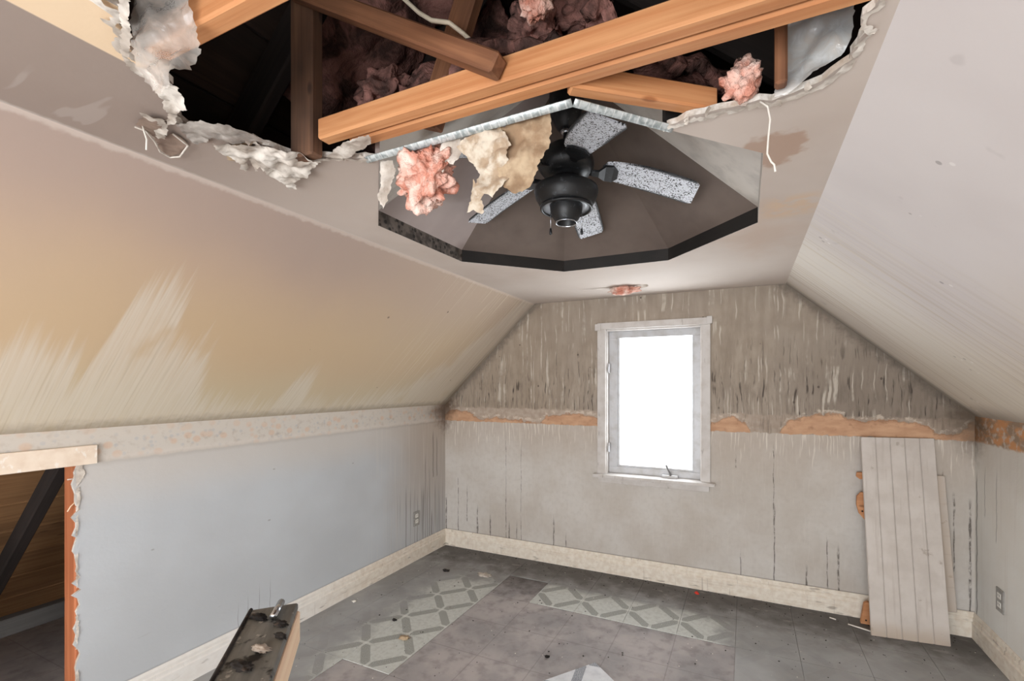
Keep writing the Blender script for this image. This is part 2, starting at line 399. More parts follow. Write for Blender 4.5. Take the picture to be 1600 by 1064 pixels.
def m_slope_r(g):
    x, y, z = g.pos(); big = g.n(g.comb(y, 1, z), 1.7, 3); fine = g.n(g.comb(y, 2, z * 1.3), 30, 3)
    st = g.n(g.comb(y * 40, 0, z * 1.3), 1, 3); st2 = g.n(g.comb(y * 110, 0, z * 1.8), 1, 2)
    c = g.mix(g.ss(.3, .7, big), rgb(214, 206, 203), rgb(203, 194, 191))
    c = g.mix(g.ss(1.75, 1.3, z + (big - .5) * .3) * g.ss(.6, 1.6, y) * .6, c, rgb(200, 184, 158))
    c = g.mix(g.ss(2.0, 2.6, y + (z - 1.6) * .3) * .6, c, rgb(216, 208, 194))
    c = g.mix(g.ss(.48, .66, st) * g.ss(1.5, 2.3, y - (z - 1.7) * .4) * .45, c, rgb(178, 160, 136))
    c = g.mix(g.ss(.52, .66, st2) * g.ss(1.4, 2.2, y) * .45, c, rgb(220, 210, 192))
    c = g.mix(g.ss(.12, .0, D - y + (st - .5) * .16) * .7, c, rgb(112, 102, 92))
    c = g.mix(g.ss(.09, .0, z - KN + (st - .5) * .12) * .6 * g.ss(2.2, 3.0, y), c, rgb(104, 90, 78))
    c = g.mix(g.ss(.055, .035, g.vor(g.comb(y, 1, z * 1.3), 7)) * .5, c, rgb(110, 100, 96))
    c = g.mix(g.ss(.05, .03, g.vor(g.comb(y + .02, 1, z * 1.3 + .02), 7)) * .6, c, rgb(235, 230, 226))
    c = g.mix(g.ss(.68, .72, g.n(g.comb(y * 9, 3, z * 14), 1, 2)) * g.ss(1.3, 1.9, z) * .18, c, rgb(150, 140, 138))
    return dict(c=c, bump=(fine, .08, .006))
mat('right_slope_paint', m_slope_r, .72)

def m_ceil(g):
    x, y, z = g.pos(); p = g.comb(x, y, 0); big = g.n(p, 2.2, 3); fine = g.n(p, 30, 3)
    c = g.mix(g.ss(.3, .7, big), rgb(202, 189, 179), rgb(192, 177, 166))
    c = g.mix(g.ss(1.35, .55, y + (big - .5) * .5) * g.ss(-.5, -.9, x) * .8, c, rgb(134, 117, 107))
    c = g.mix(g.ss(2.3, 2.7, y) * .5, c, rgb(212, 202, 194))
    c = g.mix(g.ss(.62, .66, g.n(g.comb(x * 3, y * 16, 0), 1, 2)) * g.ss(.9, .5, y) * .4, c, rgb(178, 166, 158))
    # paler tan strip with straight edges beside the hole
    c = g.mix(g.ss(-1.128, -1.122, x) * g.ss(.50, .485, y), c, rgb(226, 200, 168))
    n2 = g.n(p, 12, 3)
    b1 = g.ss(.085, .065, ((x - .05) * .85)._m('POWER', 2.0).max(0.0).__add__(((y - 1.36) * .8).pow(2.0)).pow(.5) + (n2 - .5) * .11)
    c = g.mix(b1 * .8, c, rgb(172, 142, 122))
    b2 = g.box(x, y, .06, .23, 1.72, 1.92, .04)
    c = g.mix(b2 * g.ss(.35, .55, n2) * .8, c, rgb(206, 178, 150))
    c = g.mix(g.ss(.3, .0, (x - .045).abs() + (y - 2.1).abs() * .5 + (n2 - .5) * .3) * .3, c, rgb(190, 156, 130))
    c = g.mix(g.ss(.018, .0, (x - CL).abs() + (fine - .5) * .02) * .4, c, rgb(220, 210, 202))
    c = g.mix(g.ss(.05, .0, D - y + (fine - .5) * .05) * .3, c, rgb(130, 118, 108))
    return dict(c=c, bump=(fine, .1, .006))
mat('ceiling_paint', m_ceil, .75)
def m_gyp(g):
    x, y, z = g.pos(); f = g.n(g.comb(x, y, z), 60, 4); b = g.n(g.comb(x, y, z), 14, 3)
    c = g.mix(g.ss(.35, .7, f), rgb(216, 210, 202), rgb(176, 166, 154)); c = g.mix(g.ss(.52, .62, b) * .6, c, rgb(176, 154, 134))
    return dict(c=c, bump=(f, .5, .006))
mat('broken_gypsum', m_gyp, .9)
def m_paper(col1, col2, sc=16):
    def f(g):
        x, y, z = g.pos(); a = g.n(g.comb(x, y, z), sc, 4); b = g.n(g.comb(x, y, z), 70, 3)
        c = g.mix(g.ss(.38, .62, a), col1, col2); c = g.mix(g.ss(.5, .75, b) * .3, c, rgb(120, 100, 84))
        return dict(c=c, bump=(a + b * .4, .35, .006))
    return f
mat('torn_white_paper', m_paper(rgb(216, 208, 198), rgb(176, 164, 152)), .9)
mat('torn_grey_paper', m_paper(rgb(176, 168, 160), rgb(136, 126, 118)), .9)
mat('torn_brown_paper', m_paper(rgb(146, 126, 112), rgb(126, 106, 94)), .9)
mat('torn_tan_paper', m_paper(rgb(186, 164, 136), rgb(148, 122, 96)), .9)
mat('torn_cream_paper', m_paper(rgb(208, 197, 180), rgb(172, 150, 126), 26), .9)

def m_wood(c1, c2, c3, sooty=0.0, rough=.7):
    def f(g):
        x, y, z = g.obj(); r = g.rnd() * 20
        gr = g.n(g.comb(x * 2.0 + r, y * 55, z * 55), 1, 3, .6, .4); lo = g.n(g.comb(x * 1.5 + r, y * 8, z * 8), 1, 3)
        c = g.mix(g.ss(.3, .7, gr), c1, c2); c = g.mix(g.ss(.45, .75, lo) * .5, c, c3)
        kn = g.vor(g.comb(x * 1.0 + r, y * 2.6, z * 2.6), 5)
        c = g.mix(g.ss(.13, .05, kn) * .8, c, c3)
        if sooty: c = g.mix(g.ss(.35, .65, g.n(g.comb(x * 3 + r, y * 4, z * 4), 1, 3)) * sooty, c, rgb(34, 28, 25))
        return dict(c=c, bump=(gr, .2, .004))
    return f
mat('bright_lumber', m_wood(rgb(204, 148, 102), rgb(184, 122, 78), rgb(138, 82, 46)), .65)
mat('brown_lumber', m_wood(rgb(150, 102, 72), rgb(120, 78, 54), rgb(84, 54, 40), .35), .7)
mat('stud_lumber', m_wood(rgb(188, 116, 78), rgb(166, 96, 62), rgb(112, 64, 42)), .7)
mat('sooty_lumber', m_wood(rgb(122, 88, 66), rgb(98, 70, 54), rgb(62, 46, 38), .6), .8)
mat('charred_lumber', m_wood(rgb(52, 42, 38), rgb(38, 31, 29), rgb(24, 20, 19), .6), .85)
mat('roof_board', m_wood(rgb(72, 54, 46), rgb(56, 43, 38), rgb(32, 27, 25), .75), .9)
mat('crawl_board', m_wood(rgb(158, 118, 80), rgb(140, 102, 68), rgb(104, 74, 50), .15), .8)

def m_wool(g):
    x, y, z = g.pos(); p = g.comb(x, y, z); a = g.n(p, 22, 4, .6, .6); b = g.n(p, 110, 3, .6)
    c = g.mix(g.ss(.36, .62, a), rgb(232, 188, 172), rgb(204, 138, 118)); c = g.mix(g.ss(.5, .68, g.n(p, 13, 3)) * .8, c, rgb(240, 222, 210))
    c = g.mix(g.ss(.62, .75, b) * .5, c, rgb(130, 76, 62))
    return dict(c=c, bump=(a + b * .6, .8, .015))
mat('pink_glass_wool', m_wool, .95, .1)
def m_wool_d(g):
    x, y, z = g.pos(); p = g.comb(x, y, z); a = g.n(p, 9, 5, .6, .8); b = g.n(p, 60, 3, .6)
    c = g.mix(g.ss(.38, .62, a), rgb(160, 114, 104), rgb(78, 58, 53)); c = g.mix(g.ss(.5, .7, g.n(p, 4, 3)) * .8, c, rgb(52, 42, 39))
    return dict(c=c, bump=(a + b * .4, .8, .02))
mat('sooty_glass_wool', m_wool_d, .95, .1)

def m_tray(c1, c2, soot):
    def f(g):
        x, y, z = g.pos(); p = g.comb(x, y, z); a = g.n(p, 2.6, 4); b = g.n(p, 9, 4); fn = g.n(p, 120, 2)
        c = g.mix(g.ss(.3, .7, a), c1, c2); c = g.mix(g.ss(.45, .7, b) * soot, c, rgb(52, 46, 43))
        c = g.mix(g.ss(.68, .74, fn) * .5 * soot, c, rgb(25, 22, 20))
        return dict(c=c, bump=(b, .06, .006))
    return f
mat('tray_brown_soot', m_tray(rgb(114, 101, 93), rgb(98, 85, 78), .12), .75)
mat('tray_mauve', m_tray(rgb(176, 162, 157), rgb(160, 146, 141), .05), .7)
mat('tray_pale', m_tray(rgb(206, 198, 188), rgb(194, 185, 176), .22), .7)
mat('rim_black', m_tray(rgb(40, 37, 35), rgb(30, 28, 27), .4), .6)
def m_rimg(g):
    x, y, z = g.pos(); p = g.comb(x, y, z); a = g.n(p, 24, 4); b = g.vor(g.comb(x, y, z), 38)
    c = g.mix(g.ss(.4, .6, a), rgb(112, 102, 95), rgb(74, 67, 62)); c = g.mix(g.ss(.4, .25, b) * .8, c, rgb(36, 33, 31))
    return dict(c=c, bump=(b, .5, .006))
mat('rim_blistered', m_rimg, .7)

def m_base(g):
    x, y, z = g.pos(); p = g.comb(x, y, z); f = g.n(p, 30, 3); v = g.n(g.comb(x * 50, y * 50, z * 2), 1, 2); h = g.n(g.comb(x * 1.5, y * 1.5, z * 60), 1, 2)
    c = g.mix(g.ss(.3, .7, f), rgb(232, 224, 211), rgb(218, 206, 190))
    c = g.mix(g.ss(.66, .74, v) * .4, c, rgb(126, 106, 88)); c = g.mix(g.ss(.58, .7, h) * .2, c, rgb(176, 158, 138))
    c = g.mix(g.ss(-1.2, -2.0, x) * g.ss(2.4, 1.6, y) * .6, c, rgb(226, 226, 226))
    c = g.mix(g.ss(.62, .72, g.n(g.comb(x * 7, y * 7, z * 30), 1, 3)) * .5, c, rgb(96, 80, 66))
    return dict(c=c)
mat('baseboard_paint', m_base, .55)
def m_trim(g):
    x, y, z = g.pos(); p = g.comb(x, y, z); f = g.n(p, 14, 4)
    c = g.mix(g.ss(.35, .7, f), rgb(204, 199, 195), rgb(192, 185, 179)); c = g.mix(g.ss(.64, .72, g.n(g.comb(x * 40, y * 40, z * 8), 1, 3)) * .5, c, rgb(132, 122, 114))
    return dict(c=c)
mat('window_trim_paint', m_trim, .5)
def m_trim2(g):
    x, y, z = g.pos(); f = g.n(g.comb(x, y, z), 18, 4)
    c = g.mix(g.ss(.35, .7, f), rgb(238, 222, 204), rgb(226, 206, 186)); return dict(c=g.mix(g.ss(.58, .66, g.n(g.comb(x, y * 2, z), 26, 3)) * .6, c, rgb(246, 240, 232)))
mat('opening_trim_paint', m_trim2, .6)
mat('window_vinyl', lambda g: g.mix(g.ss(.4, .7, g.n(g.comb(*g.pos()), 12, 4)), rgb(188, 188, 190), rgb(172, 169, 167)), .35, .5)

TS = 0.305
def petals(g, x, y):
    p = ((x + .8125) + (y - 2.575)) / TS; q = ((x + .8125) - (y - 2.575)) / TS
    out = None
    for a, b in ((p, q), (q, p)):
        fa = (a + 100).fract(); fb = ((b + 100.5).fract() - .5).abs()
        wd = (fa - .05).min(.95 - fa).min(.115)
        m = g.ss(0, .012, wd - fb); out = m if out is None else out.max(m)
    pn = ((p + 100.5).fract() - .5).abs().min(((q + 100.5).fract() - .5).abs())
    return out, pn
def m_tile(g):
    x, y, z = g.pos(); p2 = g.comb(x, y, 0); pt, pn = petals(g, x, y)
    sp = g.n(p2, 240, 2); big = g.n(p2, 2.4, 4); mid = g.n(p2, 8, 4); fine = g.n(p2, 40, 3)
    c = g.mix(g.ss(.35, .7, sp) * .25, rgb(200, 202, 197), rgb(172, 173, 166))
    c = g.mix(pt * (.55 + .45 * g.ss(.4, .6, sp)), c, rgb(138, 139, 134))
    c = g.mix(g.ss(.03, .015, pn) * pt.inv() * .4, c, rgb(228, 228, 222))
    c = g.mix(g.ss(.4, .7, fine) * .3, c, rgb(150, 148, 140))
    # soot lies on the tiles except where they were walked and wiped clean
    w1 = g.box(x, y, -1.98, -1.5, 1.5, 2.72, .16); w2 = g.box(x, y, -1.3, -.12, 2.5, 2.84, .12); w3 = g.box(x, y, -.1, .5, .8, 2.05, .2)
    cl = w1.max(w2).max(w3 * .7) + (mid - .5) * 1.4 - .05
    soot = g.mix(g.ss(.35, .65, big), rgb(164, 164, 164), rgb(140, 139, 138)); soot = g.mix(g.ss(.45, .7, mid) * .5, soot, rgb(156, 153, 150))
    soot = g.mix(g.ss(2.75, 3.1, y + (mid - .5) * .5) * .8, soot, rgb(66, 60, 57))  # darker along the back wall: damp soot with some shade painted in
    soot = g.mix(g.ss(.62, .7, g.n(g.comb(x * 7, y * 22, 0), 1, 4)) * .35, soot, rgb(172, 168, 162))
    c = g.mix(g.ss(.85, .15, cl) * .93, c, soot)
    return dict(c=c, bump=(fine, .15, .004), rough=.45 + mid * .4)
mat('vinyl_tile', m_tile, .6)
def m_loose(g):
    x, y, z = g.obj(); p2 = g.comb(x, y, 0); pt, pn = petals(g, x + .15, y + .1); sp = g.n(p2, 240, 2)
    c = g.mix(g.ss(.35, .7, g.n(p2, 20, 3)) * .4, rgb(218, 220, 224), rgb(176, 178, 184)); c = g.mix(pt * (.5 + .5 * g.ss(.4, .6, sp)), c, rgb(120, 124, 132))
    return dict(c=c)
mat('loose_tile_vinyl', m_loose, .5)
def m_floor(g):
    x, y, z = g.pos(); p = g.comb(x, y, 0); a = g.n(p, 3, 4); b = g.n(p, 14, 4); f = g.n(p, 90, 3); s = g.n(g.comb(x * 6, y * 14, 0), 1, 4)
    c = g.mix(g.ss(.35, .65, a), rgb(175, 168, 166), rgb(150, 146, 146)); c = g.mix(g.ss(.45, .7, b) * .45, c, rgb(120, 114, 113))
    c = g.mix(g.ss(.55, .75, f) * .35, c, rgb(176, 162, 156)); c = g.mix(g.ss(.6, .72, s) * .3, c, rgb(182, 172, 166))
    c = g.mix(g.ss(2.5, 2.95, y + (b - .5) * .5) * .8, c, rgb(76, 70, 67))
    gx = (((x + .05) / .305 + 100.5).fract() - .5).abs(); gy = (((y - 2.575) / .305 + 100.5).fract() - .5).abs()
    c = g.mix(g.ss(.012, .004, gx.min(gy)) * .35, c, rgb(104, 97, 95))
    return dict(c=c, bump=(b + f * .5, .12, .004), rough=.5 + b * .35)
mat('bare_underlay', m_floor, .6)
mat('debris_dark', m_paper(rgb(52, 48, 46), rgb(30, 27, 26)), .9)

def m_panel(g):
    x, y, z = g.obj(); p = g.comb(x, y, z); f = g.n(p, 9, 4); s = g.n(g.comb(x * 40, y, z * 3), 1, 3)
    c = g.mix(g.ss(.3, .7, f), rgb(208, 200, 193), rgb(195, 186, 178)); c = g.mix(g.ss(.58, .7, s) * .3, c, rgb(172, 160, 150))
    c = g.mix(g.ss(.66, .72, g.n(p, 15, 4)) * .5, c, rgb(150, 134, 118)); c = g.mix(g.ss(.10, .0, z + (f - .5) * .12) * .55, c, rgb(170, 148, 124))
    return dict(c=c)
mat('beadboard_paint', m_panel, .6)

def m_fan(g):
    x, y, z = g.obj(); p = g.comb(x, y, z); a = g.n(p, 60, 4)
    c = g.mix(g.ss(.6, .72, a) * .5, rgb(26, 27, 29), rgb(92, 96, 102))
    return dict(c=c, rough=.28 + a * .3)
mat('panel_groove', rgb(198, 190, 182), .8)
mat('fan_black_enamel', m_fan, .35, .5)
def m_blade(g):
    x, y, z = g.obj(); p = g.comb(x, y, z); a = g.n(p, 170, 3, .6, .3); b = g.n(p, 30, 3)
    k = g.ss(.41, .47, a + (b - .5) * .30)
    c = g.mix(k, rgb(30, 30, 32), rgb(222, 225, 232))
    e = g.ss(.052, .062, y.abs() + (b - .5) * .012).max(g.ss(.165, .150, x + (b - .5) * .02))
    return dict(c=g.mix(e * .95, c, rgb(24, 24, 26)), bump=(a, .3, .003))
mat('blistered_blade', m_blade, .5, .4)
mat('reflector_grey', rgb(176, 180, 186), .4, .5)
mat('crank_metal', rgb(112, 110, 110), .4, .5)
mat('bright_ring_metal', rgb(190, 194, 200), .25, .5, 1.0)
def m_galv(g):
    x, y, z = g.obj(); p = g.comb(x, y, z); a = g.n(p, 70, 3); hol = g.ss(.10, .07, ((x / .022 + 100).fract() - .5).abs() + (y * 12).abs() * .1)
    c = g.mix(g.ss(.4, .65, a), rgb(196, 202, 202), rgb(150, 158, 158)); return dict(c=g.mix(hol * .5, c, rgb(226, 228, 226)), bump=(a, .3, .004))
mat('galvanised_bead', m_galv, .4, .5, .35)
def m_plastic2(g):
    x, y, z = g.pos(); p = g.comb(x, y, z); a = g.n(p, 34, 4, .6, .8)
    return dict(c=g.mix(g.ss(.35, .65, a), rgb(214, 206, 198), rgb(176, 164, 154)), alpha=.40 + .42 * g.ss(.42, .70, a), bump=(a, .25, .01))
def m_plastic(g):
    x, y, z = g.pos(); p = g.comb(x, y, z); a = g.n(p, 30, 4, .6, .8)
    return dict(c=g.mix(g.ss(.35, .65, a), rgb(236, 236, 234), rgb(190, 182, 174)), alpha=.58 + .35 * g.ss(.42, .72, a), bump=(a, .25, .01))
mat('cloudy_plastic', m_plastic, .12, .6)
mat('thin_plastic', m_plastic2, .14, .6)
mat('cable_sheath', rgb(224, 208, 184), .5)
def m_rail(g):
    x, y, z = g.obj(); p = g.comb(x, y, z); a = g.n(p, 16, 4); s = g.n(g.comb(x * 6, y * 40, z), 1, 3)
    c = g.mix(g.ss(.35, .65, s), rgb(124, 124, 120), rgb(98, 98, 95)); c = g.mix(g.ss(.56, .64, a) * .95, c, rgb(18, 17, 17))
    c = g.mix(g.ss(.64, .7, g.n(p, 40, 3)) * .6, c, rgb(188, 184, 176)); return dict(c=c, rough=.35 + a * .5)
mat('sooty_rail_top', m_rail, .5)
mat('pale_pine', m_wood(rgb(250, 222, 192), rgb(240, 206, 174), rgb(222, 178, 140)), .65)
mat('orange_pine', m_wood(rgb(206, 150, 108), rgb(188, 130, 88), rgb(140, 92, 60)), .65)
mat('outlet_plate', lambda g: g.mix(g.ss(.4, .7, g.n(g.comb(*g.pos()), 60, 3)), rgb(160, 158, 154), rgb(140, 137, 132)), .4, .5)
mat('outlet_face', rgb(228, 226, 220), .4, .5)
mat('dark_slot', rgb(22, 20, 20), .6)
mat('white_bit', rgb(230, 224, 214), .7)
mat('red_plastic', rgb(196, 52, 36), .5)
mat('crawl_grey', m_wood(rgb(84, 82, 80), rgb(72, 70, 68), rgb(50, 48, 47), .3), .8)
def m_glass():
    m = bpy.data.materials.new('window_glass'); m.use_nodes = True; nt = m.node_tree; nt.nodes.clear()
    o = nt.nodes.new('ShaderNodeOutputMaterial'); t = nt.nodes.new('ShaderNodeBsdfTransparent'); gl = nt.nodes.new('ShaderNodeBsdfGlossy'); mx = nt.nodes.new('ShaderNodeMixShader')
    t.inputs[0].default_value = (.97, .985, .99, 1); gl.inputs['Roughness'].default_value = .03; mx.inputs[0].default_value = .06
    nt.links.new(t.outputs[0], mx.inputs[1]); nt.links.new(gl.outputs[0], mx.inputs[2]); nt.links.new(mx.outputs[0], o.inputs[0]); MATS['window_glass'] = m
m_glass()
mat('exterior_siding', rgb(150, 146, 140), .8)

# ================================================================== STRUCTURE
# ---- gable wall with the window: the attic part above the ceiling and the eaves part beside the knee walls belong to it
RX = -.681; RZ = 3.12; ZE = -.05
xl0 = RX - (RZ - ZE) / KL; xr0 = RX + (RZ - ZE) / KR
WX0, WX1, WZ0, WZ1 = -.955, -.272, .722, 1.808
def gable(name, y, th, holes, m):
    v, f = tri([(xl0, ZE), (xr0, ZE), (RX, RZ)], holes)
    o = mesh(name, [(p.x, y, p.y) for p in v], f, m)
    bm = bmesh.new(); bm.from_mesh(o.data)
    r = bmesh.ops.extrude_face_region(bm, geom=bm.faces[:]); bmesh.ops.translate(bm, verts=[e for e in r['geom'] if isinstance(e, bmesh.types.BMVert)], vec=(0, th, 0))
    bmesh.ops.recalc_face_normals(bm, faces=bm.faces[:]); bm.to_mesh(o.data); bm.free(); return o
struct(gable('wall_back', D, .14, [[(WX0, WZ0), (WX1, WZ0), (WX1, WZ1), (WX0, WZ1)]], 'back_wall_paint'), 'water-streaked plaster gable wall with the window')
struct(gable('wall_rear', YB, -.12, [[(-1.9, .12), (.66, .12), (.66, 1.56), (-1.9, 1.56)]], 'right_slope_paint'))
# unseen window added in the rear gable to bring in fill light
w2 = struct(empty('added_rear_window', (-.62, YB - .06, .12)), 'added wide window behind the viewer, there for fill light')
for k, (a, b, c_, d_) in enumerate([(-1.9, .66, .12, .18), (-1.9, .66, 1.50, 1.56), (-1.9, -1.84, .18, 1.5), (.60, .66, .18, 1.5), (-.65, -.59, .18, 1.5)]):
    box('frame_bar', a, b, YB - .11, YB - .06, c_, d_, 'window_vinyl', w2)

# ---- floor
fo = struct(mesh('floor', [(-4.3, YB, 0), (3.1, YB, 0), (3.1, D, 0), (-4.3, D, 0), (-4.3, YB, -.1), (3.1, YB, -.1), (3.1, D, -.1), (-4.3, D, -.1)],
     [(0, 1, 2, 3), (7, 6, 5, 4), (0, 4, 5, 1), (1, 5, 6, 2), (2, 6, 7, 3), (3, 7, 4, 0)], 'bare_underlay'), 'grey-mauve bare floor with soot-covered vinyl tiles')
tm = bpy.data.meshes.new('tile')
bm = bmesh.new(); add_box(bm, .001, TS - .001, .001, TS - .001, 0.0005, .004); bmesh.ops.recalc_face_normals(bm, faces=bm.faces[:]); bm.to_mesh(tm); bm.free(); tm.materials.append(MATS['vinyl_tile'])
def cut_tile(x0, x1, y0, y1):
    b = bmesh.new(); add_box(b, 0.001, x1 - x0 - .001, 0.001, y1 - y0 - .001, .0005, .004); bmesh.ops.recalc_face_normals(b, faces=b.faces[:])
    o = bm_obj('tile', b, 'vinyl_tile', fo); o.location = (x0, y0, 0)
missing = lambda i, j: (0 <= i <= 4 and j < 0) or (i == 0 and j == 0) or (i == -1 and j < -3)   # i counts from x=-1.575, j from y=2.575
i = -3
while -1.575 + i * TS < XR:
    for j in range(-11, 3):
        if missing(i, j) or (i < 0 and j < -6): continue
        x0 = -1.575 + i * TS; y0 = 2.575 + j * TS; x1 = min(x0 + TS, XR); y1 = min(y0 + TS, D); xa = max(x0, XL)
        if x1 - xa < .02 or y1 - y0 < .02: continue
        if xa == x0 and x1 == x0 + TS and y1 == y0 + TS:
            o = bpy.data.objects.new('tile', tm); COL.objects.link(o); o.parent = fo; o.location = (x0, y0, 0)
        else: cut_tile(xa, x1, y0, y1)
    i += 1

# ---- knee walls
def wall_yz(name, x, th, outer, holes, m):
    v, f = tri(outer, holes); o = mesh(name, [(x, p.x, p.y) for p in v], f, None)
    b = bmesh.new(); b.from_mesh(o.data)
    r = bmesh.ops.extrude_face_region(b, geom=b.faces[:]); bmesh.ops.translate(b, verts=[e for e in r['geom'] if isinstance(e, bmesh.types.BMVert)], vec=(th, 0, 0))
    bmesh.ops.recalc_face_normals(b, faces=b.faces[:]); b.to_mesh(o.data); b.free()
    o.data.materials.append(MATS[m]); o.data.materials.append(MATS['broken_gypsum'])
    for p in o.data.polygons:
        if abs(p.normal.x) < .5 or (p.center.x - x) * th > abs(th) * .9 * abs(th): p.material_index = 1
    return o
ed = jag([(.857, .0), (.857, 1.10)], .022, .006, 3, False)
ol = [(YB, 0), (-.25, 0), (-.25, 1.10)] + [(p[0], min(p[1], 1.10)) for p in ed[::-1]][0:] + [(D, 0), (D, KN), (YB, KN)]
ol = [(YB, 0), (-.25, 0), (-.25, 1.10)] + [(a, b) for a, b in ed[::-1]] + [(D, 0), (D, KN), (YB, KN)]
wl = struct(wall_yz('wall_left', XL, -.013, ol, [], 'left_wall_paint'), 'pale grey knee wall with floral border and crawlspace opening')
struct(wall_yz('wall_right', XR, .013, [(YB, 0), (D, 0), (D, KN), (YB, KN)], [], 'right_wall_paint'), 'stained grey knee wall beside the leaning panel')
# torn drywall facing that curls off the cut edge of the opening
for k, (z0, z1, wv) in enumerate([(1.0, 1.09, .026), (.90, 1.0, .014), (.80, .89, .008), (.60, .74, .007), (.36, .5, .008), (.2, .28, .010)]):
    sheet('torn_edge', [(0, z0), (wv * .4, z0 + .01), (wv, (z0 + z1) / 2), (wv * .6, z1), (0, z1 - .01)], (XL + .004, .855, 0), (0, 1, 0), (0, 0, 1), 'torn_white_paper', wl, .003, 40, .006, .0012, 30 + k)

# ---- sloped ceilings
def slope(name, xa, za, xb, zb, m, th):
    n = Vector((-(zb - za), 0, xb - xa)).normalized(); n = n if n.z > 0 else -n
    q = [(xa, za), (xb, zb)]; vs = []
    for off in (0, th):
        for y in (YB, D):
            for x, z in q: vs.append((x + n.x * off, y, z + n.z * off))
    o = mesh(name, vs, [(0, 1, 3, 2), (4, 6, 7, 5), (0, 4, 5, 1), (2, 3, 7, 6), (0, 2, 6, 4), (1, 5, 7, 3)], None)
    b = bmesh.new(); b.from_mesh(o.data); bmesh.ops.recalc_face_normals(b, faces=b.faces[:]); b.to_mesh(o.data); b.free(); o.data.materials.append(MATS[m]); return o
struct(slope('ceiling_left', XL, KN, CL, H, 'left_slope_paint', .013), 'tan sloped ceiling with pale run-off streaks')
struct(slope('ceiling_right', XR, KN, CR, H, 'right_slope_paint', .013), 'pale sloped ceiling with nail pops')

# ---- flat ceiling with the torn hole that breaks into the octagonal tray
OC = Vector((-.655, 1.66)); AP = .70; HS = .29
OV = {1: (OC.x - AP, OC.y - HS), 2: (OC.x - AP, OC.y + HS), 3: (OC.x - HS, OC.y + AP), 4: (OC.x + HS, OC.y + AP), 5: (OC.x + AP, OC.y + HS), 6: (OC.x + AP, OC.y - HS), 7: (OC.x + HS, OC.y - AP), 8: (OC.x - HS, OC.y - AP)}
J = (-.19, 1.135)
torn = [OV[8], (-1.0, .925), (-1.093, .889), (-1.143, .867), (-1.175, .78), (-1.21, .71), (-1.265, .645), (-1.20, .59), (-1.115, .54), (-1.062, .452), (-.975, .40), (-.945, .32), (-.95, .1), (-.9, -.15), (-.7, -.25), (-.3, -.22), (.08, -.15), (.17, .1), (.19, .5), (.203, .86), (.190, .95), (.192, 1.04), (.13, 1.105), (.05, 1.118), (-.03, 1.112), (-.11, 1.108), J]  # visible part taken from image pixels cast onto the ceiling plane, baked here
tj = jag(torn, .018, .0055, 5, False)
hole = tj + [OV[6], OV[5], OV[4], OV[3], OV[2], OV[1]]
v, f = tri([(CL, YB), (CR, YB), (CR, D), (CL, D)], [hole])
co = mesh('ceiling', [(p.x, p.y, H) for p in v], f, None)
b = bmesh.new(); b.from_mesh(co.data)
r = bmesh.ops.extrude_face_region(b, geom=b.faces[:]); bmesh.ops.translate(b, verts=[e for e in r['geom'] if isinstance(e, bmesh.types.BMVert)], vec=(0, 0, .014))
bmesh.ops.recalc_face_normals(b, faces=b.faces[:]); b.to_mesh(co.data); b.free()
co.data.materials.append(MATS['ceiling_paint']); co.data.materials.append(MATS['broken_gypsum'])
for p in co.data.polygons:
    if p.normal.z > -.5: p.material_index = 1
struct(co, 'flat ceiling with a large torn hole')
# white gypsum laid bare along the break: paper peeled off in ragged strips, just under the board
def edge_strip(i0, i1, w0, w1, seed, m='torn_white_paper', drop=.003):
    rn = random.Random(seed); seg = [Vector(p) for p in tj[i0:i1]]; out = []
    c = Vector((-.5, .45))
    for k, p in enumerate(seg):
        t = (seg[min(k + 1, len(seg) - 1)] - seg[max(k - 1, 0)]).normalized(); n = Vector((-t.y, t.x)); n = n if n.dot(p - c) > 0 else -n
        wv = (w0 + (w1 - w0) * abs(mnoise.noise(Vector((k * .33 + seed, seed, 0))) * 1.6)) * rn.uniform(.75, 1.15)
        if k in (0, len(seg) - 1): wv *= .3
        out.append(p + n * wv)
    ol = [(p.x, p.y) for p in seg] + [(p.x, p.y) for p in out[::-1]]
    return sheet('torn_edge', ol, (0, 0, H - drop - .004), (1, 0, 0), (0, 1, 0), m, co, .006, 30, .008, .002, seed)
def ti(x, y): return min(range(len(tj)), key=lambda k: (tj[k][0] - x) ** 2 + (tj[k][1] - y) ** 2)
iA, iB, iC, iD, iE = ti(-1.0, .925), ti(-1.143, .867), ti(-1.265, .645), ti(-1.115, .54), ti(-.945, .32)
edge_strip(0, iB, .012, .03, 11); edge_strip(iB - 2, iC, .010, .025, 12); edge_strip(iC - 1, iD + 1, .008, .02, 13); edge_strip(iD, iE + 4, .012, .022, 14)
jR0, jR1, jR2 = ti(.19, .5), ti(.192, 1.04), ti(-.03, 1.112)
edge_strip(jR0, jR1 + 1, .008, .018, 15); edge_strip(jR1, jR2, .018, .035, 16); edge_strip(jR2 - 2, len(tj), .012, .028, 17)

